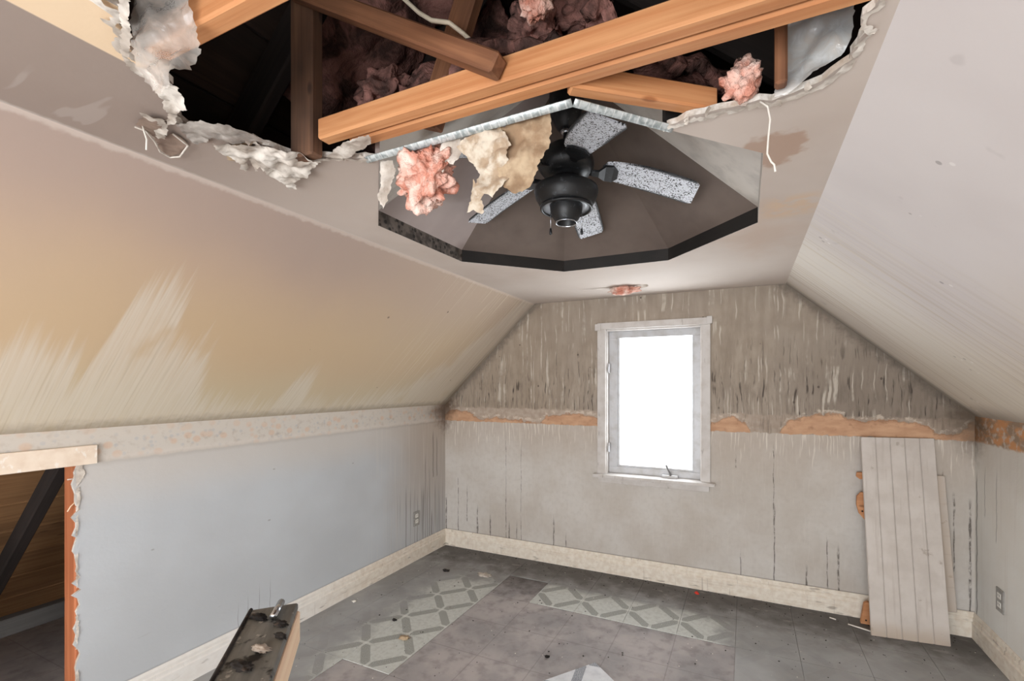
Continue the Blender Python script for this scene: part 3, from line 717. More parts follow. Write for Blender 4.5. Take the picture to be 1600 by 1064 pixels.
rs = random.Random(21)
def shred(k, sz, tan=False):
    p = Vector(tj[k]); ang_ = rs.uniform(0, 6.28); U = Vector((math.cos(ang_), math.sin(ang_), rs.uniform(-.2, .2))).normalized(); V = Vector((rs.uniform(-.5, .5), rs.uniform(-.5, .5), -1)).normalized(); V = (V - U * V.dot(U)).normalized()
    n = rs.randint(6, 9); ol = []
    for i in range(n):
        a = i * 6.283 / n; q = sz * rs.uniform(.35, 1.0); ol.append((math.cos(a) * q * 1.2, sz * .55 + math.sin(a) * q))
    sheet('torn_edge', ol, (p.x + rs.uniform(-.012, .012), p.y + rs.uniform(-.012, .012), H + .004), U, V, 'torn_tan_paper' if tan else 'torn_white_paper', co, sz * .35, 30, .005, .001, rs.randint(1, 999))
for k in range(2, iC, 3): shred(k, rs.uniform(.008, .018), rs.random() < .25)
for k in range(iC, iE, 5): shred(k, rs.uniform(.006, .012))
for k in range(jR0 + 8, len(tj) - 2, 3): shred(k, rs.uniform(.008, .016))

# ---- octagonal tray: black rim and eight sloping facets
tray = struct(empty('ceiling_tray', (OC.x, OC.y, H)), 'soot-blackened octagonal tray ceiling above the fan')
RIM = .062; AZ = .622
order = [1, 2, 3, 4, 5, 6, 7, 8]
rim_m = {1: 'rim_blistered', 2: 'rim_black', 3: 'rim_black', 4: 'rim_black', 5: 'tray_pale', 6: 'rim_black', 7: 'rim_black', 8: 'tray_mauve'}
fac_m = {1: 'tray_mauve', 2: 'tray_brown_soot', 3: 'tray_brown_soot', 4: 'tray_brown_soot', 5: 'tray_pale', 6: 'tray_brown_soot', 7: 'tray_brown_soot', 8: 'tray_pale'}
for k in order:
    a = (Vector(OV[k]) - OC) * .9985; c2 = (Vector(OV[k % 8 + 1]) - OC) * .9985; mid = (a + c2) / 2; nn = mid.normalized() * .012
    if k != 7:
        a_, c_ = a, c2
        if k == 6: a_ = a; c_ = Vector(J) - OC
        vs = [(a_.x, a_.y, .001), (c_.x, c_.y, .001), (c_.x, c_.y, RIM), (a_.x, a_.y, RIM)]; vs += [(x + nn.x, y + nn.y, z) for x, y, z in vs]
        mesh('rim_panel', vs, [(0, 1, 2, 3), (7, 6, 5, 4), (0, 4, 5, 1), (1, 5, 6, 2), (2, 6, 7, 3), (3, 7, 4, 0)], rim_m[k], tray)
    # facets run up to a small flat cap under the ridge
    t = .07; h1 = RIM + (AZ - RIM) * (1 - t)
    vs = [(a.x, a.y, RIM), (c2.x, c2.y, RIM), (c2.x * t, c2.y * t, h1), (a.x * t, a.y * t, h1)]; vs += [(x + nn.x * .5, y + nn.y * .5, z + .011) for x, y, z in vs]
    mesh('facet', vs, [(0, 1, 2, 3), (7, 6, 5, 4), (0, 4, 5, 1), (1, 5, 6, 2), (2, 6, 7, 3), (3, 7, 4, 0)], fac_m[k], tray)
t = .07; vs = [((OV[k][0] - OC.x) * t, (OV[k][1] - OC.y) * t, h1) for k in order]; vs += [(x, y, z + .012) for x, y, z in vs]
mesh('tray_cap', vs, [tuple(range(8)), tuple(range(15, 7, -1))] + [(i, (i + 1) % 8, 8 + (i + 1) % 8, 8 + i) for i in range(8)], 'tray_brown_soot', tray)

# ---- roof: boards on both slopes, resting on rafters
def roof(name, sx, k, m_top, m_low):
    rt = struct(empty(name, (RX, 0, RZ)), 'dark roof boards above the rafters')
    n = Vector((-sx * k, 0, 1)).normalized() if sx < 0 else Vector((k, 0, 1)).normalized()
    dn = Vector((sx, 0, -k)).normalized(); L = (RZ - ZE) / abs(dn.z); wd = .235; i = 0; s0 = 0.0
    while s0 < L:
        s1 = min(s0 + wd, L); cx = (s0 + s1) / 2; c = Vector((RX, (YB + D) / 2, RZ)) + dn * cx
        z = c.z
        o = beam('roof_board', (c.x, YB - .1, c.z), (c.x, D + .1, c.z), s1 - s0 - .006, .02, m_low if z < 1.35 else m_top, rt, up=dn)
        s0 = s1; i += 1
    # outer skin keeps daylight out of the joints
    e0 = Vector((RX, YB - .12, RZ)) + n * .03; e1 = e0 + dn * (L + .5)
    mesh('roof_felt', [e0 - rt.location, Vector((e0.x, D + .16, e0.z)) - rt.location, Vector((e1.x, D + .16, e1.z)) - rt.location, e1 - rt.location], [(0, 1, 2, 3)], 'charred_lumber', rt)
    return rt
roof('roof_left', -1, KL, 'roof_board', 'crawl_board'); roof('roof_right', 1, KR, 'roof_board', 'roof_board')

# ---- baseboards (stepped profile)
prof = lambda s: [(0, 0), (.020 * s, 0), (.020 * s, .084), (.014 * s, .090), (.014 * s, .106), (.0095 * s, .110), (.0095 * s, .124), (.004 * s, .136), (0, .136)]
struct(extrude_poly('baseboard_back', [(D - a, z + .004) for a, z in prof(1)], 'x', XL, XR, 'baseboard_paint'), 'cream baseboard below the window wall')
struct(extrude_poly('baseboard_left', [(XL + a, z + .004) for a, z in prof(1)], 'y', .95, D - .0001, 'baseboard_paint'), 'cream baseboard along the left knee wall')
struct(extrude_poly('baseboard_right', [(XR - a, z + .004) for a, z in prof(1)], 'y', YB, D - .0001, 'baseboard_paint'), 'cream baseboard along the right knee wall')
# ---- trim of the crawlspace opening
t1 = struct(box('trim_1', XL, XL + .014, -.3, .915, 1.083, 1.158, 'opening_trim_paint', None, .002), 'cream head trim over the crawlspace opening')

# ---- window
wn = struct(empty('window_1', ((WX0 + WX1) / 2, D, WZ0)), 'white casement window, overexposed by daylight')
def wbox(n, *a, m='window_trim_paint', bev=.003): return box(n, *a, m, wn, bev)
wbox('casing', -1.012, -.950, D - .018, D, .735, 1.808); wbox('casing', -.277, -.217, D - .018, D, .735, 1.808)
wbox('casing', -1.012, -.217, D - .020, D, 1.808, 1.855); wbox('casing_corner', -1.030, -.985, D - .024, D, 1.800, 1.850); wbox('casing_corner', -.240, -.205, D - .024, D, 1.812, 1.862)
wbox('sill', -1.038, -.188, D - .055, D + .10, .716, .737)
wbox('apron', -1.005, -.225, D - .02, D, .672, .716)
wbox('jamb', WX0, WX0 + .012, D, D + .10, .737, WZ1); wbox('jamb', WX1 - .012, WX1, D, D + .10, .737, WZ1); wbox('jamb', WX0, WX1, D, D + .10, WZ1 - .012, WZ1)
for nm, a in (('sash_rail', (WX0 + .012, WX1 - .012, D + .05, D + .085, .737, .785)), ('sash_rail', (WX0 + .012, WX1 - .012, D + .05, D + .085, 1.745, WZ1 - .012)), ('sash_stile', (WX0 + .012, WX0 + .075, D + .05, D + .085, .785, 1.745)), ('sash_stile', (WX1 - .058, WX1 - .012, D + .05, D + .085, .785, 1.745))):
    wbox(nm, *a, m='window_vinyl')
for nm, a in (('glazing_bead', (WX0 + .075, WX0 + .092, D + .06, D + .08, .785, 1.745)), ('glazing_bead', (WX1 - .07, WX1 - .058, D + .06, D + .08, .785, 1.745)), ('glazing_bead', (WX0 + .092, WX1 - .07, D + .06, D + .08, .785, .80))):
    wbox(nm, *a, m='window_vinyl', bev=.002)
wbox('pane', WX0 + .075, WX1 - .058, D + .068, D + .072, .785, 1.745, m='window_glass', bev=0)
for zc in (1.52, .93):
    lk = wbox('sash_lock', WX0 + .013, WX0 + .028, D + .012, D + .028, zc - .035, zc + .035, m='window_vinyl'); lk2 = wbox('lock_lever', WX0 + .016, WX0 + .024, D + .0, D + .012, zc - .028, zc + .012, m='window_vinyl', bev=.002)
cb = wbox('crank_base', -.545, -.435, D + .01, D + .045, .737, .757, m='window_vinyl', bev=.005)
tube('crank_handle', [Vector(p) - wn.location for p in [(-.485, D + .02, .755), (-.488, D + .008, .775), (-.50, D - .002, .805), (-.512, D - .004, .832)]], .0055, 'crank_metal', wn, rr=[.008, .007, .006, .008])

# ================================================================== ATTIC LUMBER
def lum(name, p0, p1, wd, th, m, label, up=(0, 0, 1), cat='beam', group=None):
    return tag(beam(name, p0, p1, wd, th, m, None, up, .005), label, cat, group)
lum('ceiling_joist', (-1.045, .859, H + .043), (.21, .859, H + .043), .056, .038, 'bright_lumber', 'front board of the doubled orange joist across the ceiling hole')
lum('ceiling_joist', (-.98, .903, H + .040), (.21, .903, H + .040), .050, .038, 'bright_lumber', 'rear board of the doubled joist, next to the galvanised corner bead')
lum('ceiling_joist', (-1.28, .502, H + .043), (.21, .502, H + .043), .056, .038, 'bright_lumber', 'nearest joist at the top left corner of the hole, behind the plastic')
lum('ceiling_joist', (-1.28, .06, H + .043), (.21, .06, H + .043), .056, .038, 'bright_lumber', 'joist crossing the ceiling hole overhead, out of view')
lum('truss_post', (-1.113, .862, H - .014), (-1.113, .862, 2.50), .038, .086, 'sooty_lumber', 'dark upright post at the left end of the doubled joist', up=(0, 1, 0))
lum('truss_web', (-.475, .818, 2.070), (-1.115, .818, 2.462), .044, .040, 'brown_lumber', 'diagonal brace nailed to the face of the doubled joist')
lum('truss_web', (-.79, .985, 2.10), (-.60, .985, 2.56), .07, .036, 'brown_lumber', 'steep brown brace behind the diagonal brace')
lum('tray_framing', (-.36, .930, H + .042), (-.07, 1.150, H + .042), .054, .038, 'bright_lumber', 'short orange framing board right of the fan downrod')
lum('roof_stub', (.068, 1.06, H - .01), (.068, 1.06, 2.32), .030, .024, 'brown_lumber', 'upright wooden stub beside the right plastic sheet', up=(0, 1, 0))
rn_l = Vector((-KL, 0, 1)).normalized(); rn_r = Vector((KR, 0, 1)).normalized()
rl = {-.35: 'left rafter overhead behind the viewer', .05: 'left rafter above the near end of the hole', .47: 'charred left rafter above the nearest joist', .915: 'charred left rafter behind the dark post', 1.33: 'left rafter beside the tray'}
for y, lb in rl.items():
    a = Vector((CL, y, H)) + rn_l * .085; dr_ = Vector((1, 0, KL)).normalized()
    lum('roof_rafter', a - dr_ * .7, a + dr_ * 1.12, .12, .038, 'charred_lumber', lb, up=rn_l, group='roof rafters')
for y, lb in {.05: 'right rafter above the near end of the hole', .47: 'charred right rafter above the nearest joist', .95: 'charred right rafter beyond the doubled joist', 1.36: 'right rafter beside the tray'}.items():
    a = Vector((CR, y, H)) + rn_r * .085; dr_ = Vector((-1, 0, KR)).normalized()
    lum('roof_rafter', a - dr_ * .3, a + dr_ * 1.18, .12, .038, 'charred_lumber', lb, up=rn_r, group='roof rafters')

# ================================================================== CRAWLSPACE behind the opening
lum('wall_stud', (XL - .060, .876, .004), (XL - .060, .876, 1.165), .089, .036, 'stud_lumber', 'orange stud along the side of the crawlspace opening', up=(1, 0, 0), cat='stud')
lum('wall_plate', (-2.93, -.6, .355), (-2.93, 2.6, .355), .075, .06, 'crawl_grey', 'grey plate low at the back of the crawlspace', cat='beam')
a = Vector((XL, .868, KN)); dr_ = Vector((-1, 0, -KL)).normalized()
lum('crawl_brace', a + dr_ * .17, a + dr_ * 1.25, .07, .045, 'charred_lumber', 'dark rafter crossing the crawlspace', up=rn_l)
for k, (z0, dz, c0) in enumerate([(1.085, .0, 'white_bit'), (1.03, .0, 'white_bit'), (.905, .03, 'pale_pine')]):
    tag(tube('wood_splinter', [(XL - .012, .856, z0 + dz), (XL - .014, .846, z0 + dz * .6), (XL - .012, .836, z0)], .0022, c0, seg=5), ['topmost pale splinter on the orange stud', 'second pale splinter on the orange stud', 'lowest long splinter on the orange stud'][k], 'splinter', 'splinters on the stud')

# ================================================================== CEILING FAN
FC = Vector((OC.x, OC.y, 0)); fan = empty('ceiling_fan', (FC.x, FC.y, 2.05)); tag(fan, 'black ceiling fan with five drooping blistered blades hanging in the octagonal tray', 'ceiling fan')
def fz(z): return z - 2.05
lathe('canopy', [(0, fz(2.655)), (.066, fz(2.655)), (.068, fz(2.53)), (.066, fz(2.50)), (.058, fz(2.46)), (.036, fz(2.422)), (.026, fz(2.412)), (0, fz(2.412))], 'fan_black_enamel', fan)
lathe('hanger_ball', [(0, fz(2.428)), (.018, fz(2.425)), (.024, fz(2.41)), (.018, fz(2.396)), (0, fz(2.392))], 'bright_ring_metal', fan, 24)
lathe('downrod', [(0, fz(2.42)), (.0125, fz(2.42)), (.0125, fz(2.34)), (0, fz(2.34))], 'fan_black_enamel', fan, 20)
lathe('motor_housing', [(0, fz(2.362)), (.03, fz(2.36)), (.062, fz(2.35)), (.090, fz(2.33)), (.106, fz(2.305)), (.112, fz(2.28)), (.110, fz(2.262)), (.098, fz(2.246)), (.070, fz(2.232)), (.052, fz(2.226)), (.050, fz(2.205)), (0, fz(2.205))], 'fan_black_enamel', fan, 64)
lathe('switch_housing', [(0, fz(2.226)), (.056, fz(2.226)), (.058, fz(2.21)), (.054, fz(2.19)), (0, fz(2.19))], 'fan_black_enamel', fan, 40)
lk = lathe('light_kit', [(0, fz(2.196)), (.06, fz(2.196)), (.11, fz(2.190)), (.126, fz(2.180)), (.128, fz(2.168)), (.122, fz(2.145)), (.108, fz(2.120)), (.100, fz(2.108)), (.092, fz(2.110)), (.075, fz(2.122)), (0, fz(2.125))], 'fan_black_enamel', fan, 64)
lathe('ring', [(.0985, fz(2.112)), (.1045, fz(2.108)), (.1045, fz(2.100)), (.098, fz(2.097)), (.094, fz(2.102)), (.0985, fz(2.112))], 'fan_black_enamel', lk, 64)
lathe('reflector', [(.064, fz(2.1195)), (.092, fz(2.107)), (.0945, fz(2.104)), (.064, fz(2.116))], 'reflector_grey', lk, 64)
lathe('lamp_cup', [(.066, fz(2.122)), (.064, fz(2.095)), (.054, fz(2.068)), (.044, fz(2.052)), (.040, fz(2.046)), (.037, fz(2.05)), (.040, fz(2.07)), (.0, fz(2.11))], 'fan_black_enamel', lk, 48)
lathe('cup_rim', [(.0405, fz(2.050)), (.0435, fz(2.047)), (.0425, fz(2.043)), (.039, fz(2.044)), (.0405, fz(2.050))], 'bright_ring_metal', lk, 48)
def blade_mesh():
    bm = bmesh.new(); n = 22; rows = []
    for k in range(n + 1):
        t = k / n; x = .145 + (.515 - .145) * t
        hw = .047 + .018 * min(1, t * 2.2); 
        if t < .12: hw *= math.sqrt(max(0.0, 1 - ((.12 - t) / .12) ** 2)) * .55 + .45
        if t > .93: hw *= math.sqrt(max(0.0, 1 - ((t - .93) / .07) ** 2 * .35))
        z = -.10 * ((t * .9 + .1) ** 1.4); row = []
        for s in (-1, -.5, 0, .5, 1): row.append((x, s * hw, z - s * hw * math.tan(R(13))))
        rows.append([(bm.verts.new((p[0], p[1], p[2] + .003)), bm.verts.new((p[0], p[1], p[2] - .003))) for p in row])
    for a, b_ in zip(rows, rows[1:]):
        for i in range(4):
            bm.faces.new((a[i][0], b_[i][0], b_[i + 1][0], a[i + 1][0])); bm.faces.new((a[i][1], a[i + 1][1], b_[i + 1][1], b_[i][1]))
        bm.faces.new((a[0][0], a[0][1], b_[0][1], b_[0][0])); bm.faces.new((a[4][0], b_[4][0], b_[4][1], a[4][1]))
    for rw in (rows[0], rows[-1]):
        for i in range(4): bm.faces.new((rw[i][0], rw[i + 1][0], rw[i + 1][1], rw[i][1]))
    bmesh.ops.recalc_face_normals(bm, faces=bm.faces[:]); me = bpy.data.meshes.new('blade'); bm.to_mesh(me); bm.free(); me.materials.append(MATS['blistered_blade']); return me
def bracket_mesh():
    bm = bmesh.new()
    pts = [(.075, 0, .0), (.10, 0, -.012), (.13, 0, -.016), (.155, 0, -.014)]; wd = [.018, .013, .016, .040]; rows = []
    pts.append((.185, 0, -.017)); wd.append(.042); pts.append((.205, 0, -.021)); wd.append(.018)
    for p, q in zip(pts, wd): rows.append([bm.verts.new((p[0], s * q, p[2] - s * q * math.tan(R(13)) + dz)) for s, dz in ((-1, .004), (1, .004), (1, -.004), (-1, -.004))])
    for a, b_ in zip(rows, rows[1:]):
        for i in range(4): bm.faces.new((a[i], a[(i + 1) % 4], b_[(i + 1) % 4], b_[i]))
    bm.faces.new(rows[0]); bm.faces.new(rows[-1][::-1]); bmesh.ops.recalc_face_normals(bm, faces=bm.faces[:])
    me = bpy.data.meshes.new('blade_bracket'); bm.to_mesh(me); bm.free(); me.materials.append(MATS['fan_black_enamel']); return me
bme = blade_mesh(); bkm = bracket_mesh()
for k in range(5):
    o = bpy.data.objects.new('blade', bme); COL.objects.link(o); o.parent = fan; o.location = (0, 0, fz(2.262)); o.rotation_euler = (0, 0, R((24, 97, 166, 240, -55)[k]))
    q = bpy.data.objects.new('blade_bracket', bkm); COL.objects.link(q); q.parent = o; q.location = (0, 0, -.004)
cr = Vector((.9149, .4037, 0))
for s in (-1, 1):
    c0 = cr * (.062 * s) + Vector((0, 0, 0))
    ch = tube('pull_chain', [c0 + Vector((0, 0, fz(2.125))), c0 + Vector((0, 0, fz(2.02)))], .0016, 'bright_ring_metal', fan, 5)
    kb = lathe('pull_knob', [(0, .012), (.003, .012), (.006, -.004), (.0055, -.012), (0, -.014)], 'fan_black_enamel', ch, 12, c0 + Vector((0, 0, fz(2.012))))

# ================================================================== CORNER BEAD, SCRAPS, INSULATION
def bead(name, p0, p1, label):
    p0 = Vector(p0); p1 = Vector(p1); L = (p1 - p0).length
    prof = [(-.014, .004), (-.006, -.002), (0, -.006), (.006, -.002), (.014, .004), (.014, .006), (0, -.003), (-.014, .006)]
    bm = bmesh.new(); n = 26; rows = []
    for i in range(n + 1):
        x = -L / 2 + L * i / n; w = mnoise.noise(Vector((x * 9, 1, 2))) * .004
        rows.append([bm.verts.new((x, a + w, b_ + w * .6)) for a, b_ in prof])
    for a, b_ in zip(rows, rows[1:]):
        for k in range(8): bm.faces.new((a[k], a[(k + 1) % 8], b_[(k + 1) % 8], b_[k]))
    bm.faces.new(rows[0]); bm.faces.new(rows[-1][::-1]); bmesh.ops.recalc_face_normals(bm, faces=bm.faces[:])
    o = bm_obj(name, bm, 'galvanised_bead', None, True); X = (p1 - p0).normalized(); Z = Vector((0, 0, 1)); Z = (Z - X * Z.dot(X)).normalized(); Y = Z.cross(X)
    M = Matrix((X, Y, Z)).transposed().to_4x4(); M.translation = (p0 + p1) / 2; o.matrix_world = M; return tag(o, label, 'corner bead')
bead('corner_bead', (-.985, .955, H - .004), (-.362, .958, H + .002), 'galvanised metal corner bead across the near edge of the tray')
bead('corner_bead', (-.362, .958, H + .002), (-.17, 1.15, H - .002), 'short galvanised corner bead right of the fan canopy')

RT = Vector((.9149, .4037, 0)); UPV = Vector((0, 0, 1))     # camera right and world up, as directions along the hanging sheets
def hang(name, O, px, m, label, cat, scale, seed, amp=.012, freq=18, res=.007, jg=.0014, bend=None, U=RT, V=UPV):
    return tag(sheet(name, [(a * scale, b_ * scale) for a, b_ in px], O, U, V, m, None, amp, freq, res, jg, seed, bend), label, cat)
# pieces of ceiling facing still hanging from the bead (sizes in millimetres)
hang('drywall_scrap', (-.678, .962, H), [(0, -30), (25, -12), (55, 0), (80, 6), (120, 2), (135, -20), (150, -45), (140, -75), (148, -110), (128, -150), (100, -172), (80, -162), (66, -178), (50, -160), (60, -110), (35, -70)], 'torn_cream_paper', 'crumpled cream scrap of drywall facing hanging left of the fan', 'drywall scrap', .001, 41, .018, 22, U=(1, .05, 0))
hang('drywall_scrap', (-.628, .958, H), [(0, -120), (18, -165), (30, -205), (22, -212), (-2, -198), (-18, -204), (-8, -175), (-6, -140)], 'torn_cream_paper', 'narrow torn tail below the crumpled cream scrap', 'drywall scrap', .001, 42, .008, 30, U=(1, .05, 0))
hang('drywall_scrap', (-.580, .975, H), [(0, 0), (60, 8), (130, 14), (150, 18), (154, -20), (148, -60), (136, -90), (120, -120), (95, -150), (60, -168), (30, -150), (12, -100)], 'torn_tan_paper', 'large tan sheet of drywall backing hanging beside the fan canopy', 'drywall scrap', .001, 43, .022, 14, U=(1, .05, 0))
hang('drywall_scrap', (-.735, .966, H), [(0, 0), (60, 4), (66, -24), (54, -52), (36, -66), (20, -56), (8, -84), (-4, -50)], 'torn_white_paper', 'small white scrap between the pink insulation and the cream scrap', 'drywall scrap', .001, 44, .012, 26, U=(1, .05, 0))
hang('drywall_scrap', (-.955, .972, H), [(0, 0), (40, -6), (60, -40), (44, -80), (30, -120), (14, -140), (-2, -110), (4, -60)], 'torn_white_paper', 'white scrap hanging at the left corner of the tray', 'drywall scrap', .001, 45, .012, 26, U=(1, .05, 0))
tag(clump('insulation_clump', (-.805, .985, 1.972), (.082, .045, .080), 'pink_glass_wool', 3, .5, 5), 'pink insulation tuft hanging from the corner bead', 'insulation')
tag(clump('insulation_clump', (-.005, 1.10, 2.085), (.038, .035, .042), 'pink_glass_wool', 5, .5, 4), 'pink insulation lump on the right edge of the hole', 'insulation')
tag(clump('insulation_clump', (-.74, 2.88, 2.018), (.090, .05, .028), 'pink_glass_wool', 7, .55, 4), 'flattened tuft of pink insulation on the ceiling above the window', 'insulation')
tag(clump('insulation_clump', (-.98, 1.02, 2.265), (.075, .05, .06), 'sooty_glass_wool', 11, .5, 5), 'dusky pink insulation lump lying behind the doubled joist', 'insulation')
tag(clump('insulation_clump', (-.427, .90, 2.262), (.036, .03, .045), 'pink_glass_wool', 13, .45, 4), 'bright pink insulation tuft at the top edge of the hole', 'insulation')
tag(clump('insulation_clump', (-.49, 1.01, 2.30), (.05, .04, .10), 'sooty_glass_wool', 15, .6, 5), 'sooty insulation strands hanging behind the doubled joist', 'insulation')
tag(clump('insulation_clump', (-.37, 1.05, 2.33), (.07, .05, .05), 'sooty_glass_wool', 17, .5, 4), 'sooty insulation lump resting on the right part of the doubled joist', 'insulation')
# batts lying over the outside of the near tray facets
def batt(k, label, seed):
    a = Vector((*OV[k], H + RIM)); c_ = Vector((*OV[k % 8 + 1], H + RIM)); ap = Vector((OC.x, OC.y, H + AZ)); m_ = (a + c_) / 2
    U = (c_ - a).normalized(); W = (ap - m_).normalized(); n = U.cross(W); n = n if n.z > 0 else -n
    if U.cross(W).dot(n) < 0: U = -U
    L = (ap - m_).length; hw = (c_ - a).length / 2
    o = sheet('insulation_batt', [(-hw * .9, .05), (hw * .9, .05), (hw * .25, L * .8), (-hw * .25, L * .8)], m_ + n * .07, U, W, 'sooty_glass_wool', None, .07, 7, .016, .006, seed, None, .03)
    tag(o, label, 'insulation')
def roof_batt(y0, y1, x0, x1, label, seed):
    U = Vector((0, 1, 0)); W = Vector((1, 0, KL)).normalized(); L = (x1 - x0) / W.x
    o = sheet('insulation_batt', [(0, 0), (y1 - y0, 0), (y1 - y0, L), (0, L)], Vector((x0, y0, H + KL * (x0 - CL))) + rn_l * .09, U, W, 'sooty_glass_wool', None, .06, 6, .018, .006, seed, None, .02)
    tag(o, label, 'insulation')
roof_batt(.945, 1.30, -1.30, -.80, 'dim pink roof insulation behind the dark post', 31); roof_batt(1.36, 1.95, -1.25, -.78, 'dim pink roof insulation beyond the diagonal brace', 33)
batt(8, 'sooty insulation batt over the left front side of the tray', 19); batt(7, 'sooty insulation batt over the near side of the tray', 23); batt(6, 'sooty insulation batt over the right front side of the tray', 27)
hang('drywall_scrap', (-.80, 2.86, H - .006), [(0, 0), (-60, -8), (-130, -14), (-220, -16), (-130, -4), (-50, 10)], 'torn_white_paper', 'thin peeled strip of ceiling paper beside the flattened insulation tuft', 'drywall scrap', .001, 46, .004, 20, U=(1, 0, 0), V=(0, 1, 0))

hang('drywall_scrap', (-.66, 2.87, H - .008), [(0, 0), (40, 14), (95, 10), (70, -14), (20, -18)], 'torn_white_paper', 'white paper flap right of the flattened insulation tuft above the window', 'drywall scrap', .001, 63, .012, 24, U=(1, 0, .05), V=(0, .8, -.6))
# plastic vapour barrier
hang('plastic_sheet', (-.955, .455, 2.02), [(-55, 80), (-20, 90), (25, 86), (52, 70), (60, 20), (62, -20), (52, -40), (40, -62), (10, -88), (-14, -94), (-40, -70), (-58, -30), (-66, 30)], 'thin_plastic', 'crumpled cloudy plastic sheet hanging at the upper left of the hole', 'plastic sheet', .001, 51, .030, 16, .008, .002)
hang('plastic_sheet', (.115, 1.085, H - .01), [(-58, 0), (-30, -4), (20, 14), (70, 40), (84, 60), (100, 240), (-10, 240), (-38, 110)], 'cloudy_plastic', 'clear plastic sheet hanging at the right corner of the hole', 'plastic sheet', .001, 52, .025, 12, .009, .001, U=(.93, -.36, 0))
# facing torn loose along the left side of the hole: it still lies close under the board
def peel(ol, z, m, label, seed, amp=.010, res=.006):  # outlines below are image pixels projected to the ceiling plane beforehand
    c0 = sum((Vector(p) for p in ol), Vector((0, 0))) / len(ol)
    return tag(sheet('drywall_scrap', [(a - c0.x, b_ - c0.y) for a, b_ in ol], (c0.x, c0.y, z), (1, 0, 0), (0, 1, 0), m, None, amp, 26, res, .0012, seed), label, 'drywall scrap')
peel([(-0.915, 0.374), (-0.976, 0.402), (-1.003, 0.415), (-1.057, 0.435), (-1.089, 0.453), (-1.109, 0.478), (-1.125, 0.495), (-1.128, 0.511), (-1.158, 0.538), (-1.158, 0.552), (-1.198, 0.568), (-1.213, 0.587), (-1.273, 0.611), (-1.251, 0.62), (-1.196, 0.595), (-1.15, 0.59), (-1.115, 0.563), (-1.109, 0.548), (-1.089, 0.546), (-1.095, 0.534), (-1.127, 0.533), (-1.082, 0.5), (-1.086, 0.475), (-1.071, 0.452), (-1.007, 0.431), (-0.944, 0.4), (-0.896, 0.382)], H - .018, 'torn_white_paper', 'long white torn plaster edge with a twisted tail left of the crumpled plastic', 71, .014, .005)
peel([(-1.263, 0.623), (-1.193, 0.64), (-1.15, 0.68), (-1.128, 0.754), (-1.122, 0.764), (-1.19, 0.748), (-1.224, 0.724), (-1.246, 0.693), (-1.292, 0.708), (-1.325, 0.703), (-1.313, 0.68), (-1.283, 0.648)], H - .012, 'torn_grey_paper', 'grey rolled facing strip along the left edge of the hole', 72)
peel([(-1.249, 0.699), (-1.246, 0.728), (-1.198, 0.735), (-1.173, 0.765), (-1.134, 0.787), (-1.106, 0.834), (-1.074, 0.875), (-1.118, 0.899), (-1.215, 0.934), (-1.267, 0.937), (-1.3, 0.972), (-1.342, 0.977), (-1.295, 0.925), (-1.298, 0.885), (-1.274, 0.836), (-1.31, 0.849), (-1.274, 0.808), (-1.297, 0.803), (-1.296, 0.766), (-1.294, 0.746)], H - .020, 'torn_white_paper', 'blistered white facing with a hooked tail in front of the dark post', 73, .016, .005)
peel([(-1.321, 0.815), (-1.296, 0.815), (-1.316, 0.835), (-1.356, 0.85), (-1.359, 0.833)], H - .010, 'torn_white_paper', 'small white curl beside the blistered facing', 74)
peel([(-1.251, 0.735), (-1.212, 0.743), (-1.177, 0.758), (-1.26, 0.782), (-1.315, 0.806), (-1.337, 0.786)], H - .007, 'torn_tan_paper', 'tan bared backing between the grey strip and the blistered facing', 75, .003)
peel([(-1.361, 0.589), (-1.302, 0.579), (-1.273, 0.599), (-1.303, 0.622), (-1.353, 0.631), (-1.366, 0.652), (-1.318, 0.646), (-1.34, 0.691), (-1.418, 0.712), (-1.463, 0.711), (-1.445, 0.68), (-1.389, 0.642), (-1.365, 0.612)], H - .006, 'torn_brown_paper', 'brown bared patch with a pale outline at the far left of the hole', 76, .003)
peel([(-1.271, 0.558), (-1.267, 0.575), (-1.257, 0.595), (-1.288, 0.621), (-1.361, 0.65), (-1.37, 0.637), (-1.326, 0.612), (-1.3, 0.615), (-1.281, 0.595), (-1.296, 0.577)], H - .016, 'torn_white_paper', 'white torn shred over the brown bared patch', 77, .012, .005)
peel([(-1.084, 0.897), (-1.018, 0.868), (-0.919, 0.844), (-0.878, 0.858), (-0.903, 0.889), (-0.979, 0.906), (-1.032, 0.904)], H - .008, 'torn_white_paper', 'pale paper flap under the left end of the doubled joist', 78, .010)
C76 = [(-1.361, 0.589), (-1.365, 0.612), (-1.389, 0.642), (-1.445, 0.68), (-1.463, 0.711), (-1.418, 0.712), (-1.34, 0.691), (-1.318, 0.646)]
tag(tube('paper_fringe', [(a, b_, H - .012 + .004 * math.sin(k * 2.1)) for k, (a, b_) in enumerate(C76)], .0022, 'torn_white_paper', None, 6), 'thin white paper fringe around the brown bared patch', 'drywall scrap')
tag(tube('hanging_tape', [(.030, 1.108, 2.036), (.045, 1.106, 2.02), (.050, 1.105, 1.99), (.046, 1.105, 1.95), (.044, 1.105, 1.915), (.052, 1.105, 1.895), (.058, 1.105, 1.888), (.060, 1.105, 1.872)], .0022, 'white_bit', seg=6), 'thin white strand dangling from the right edge of the hole', 'strand')
tag(tube('hanging_tape', [(-1.352, .60, 2.036), (-1.345, .60, 2.02), (-1.338, .602, 2.0), (-1.34, .602, 1.975)], .0018, 'white_bit', seg=6), 'thin curled strand at the far left of the hole', 'strand')
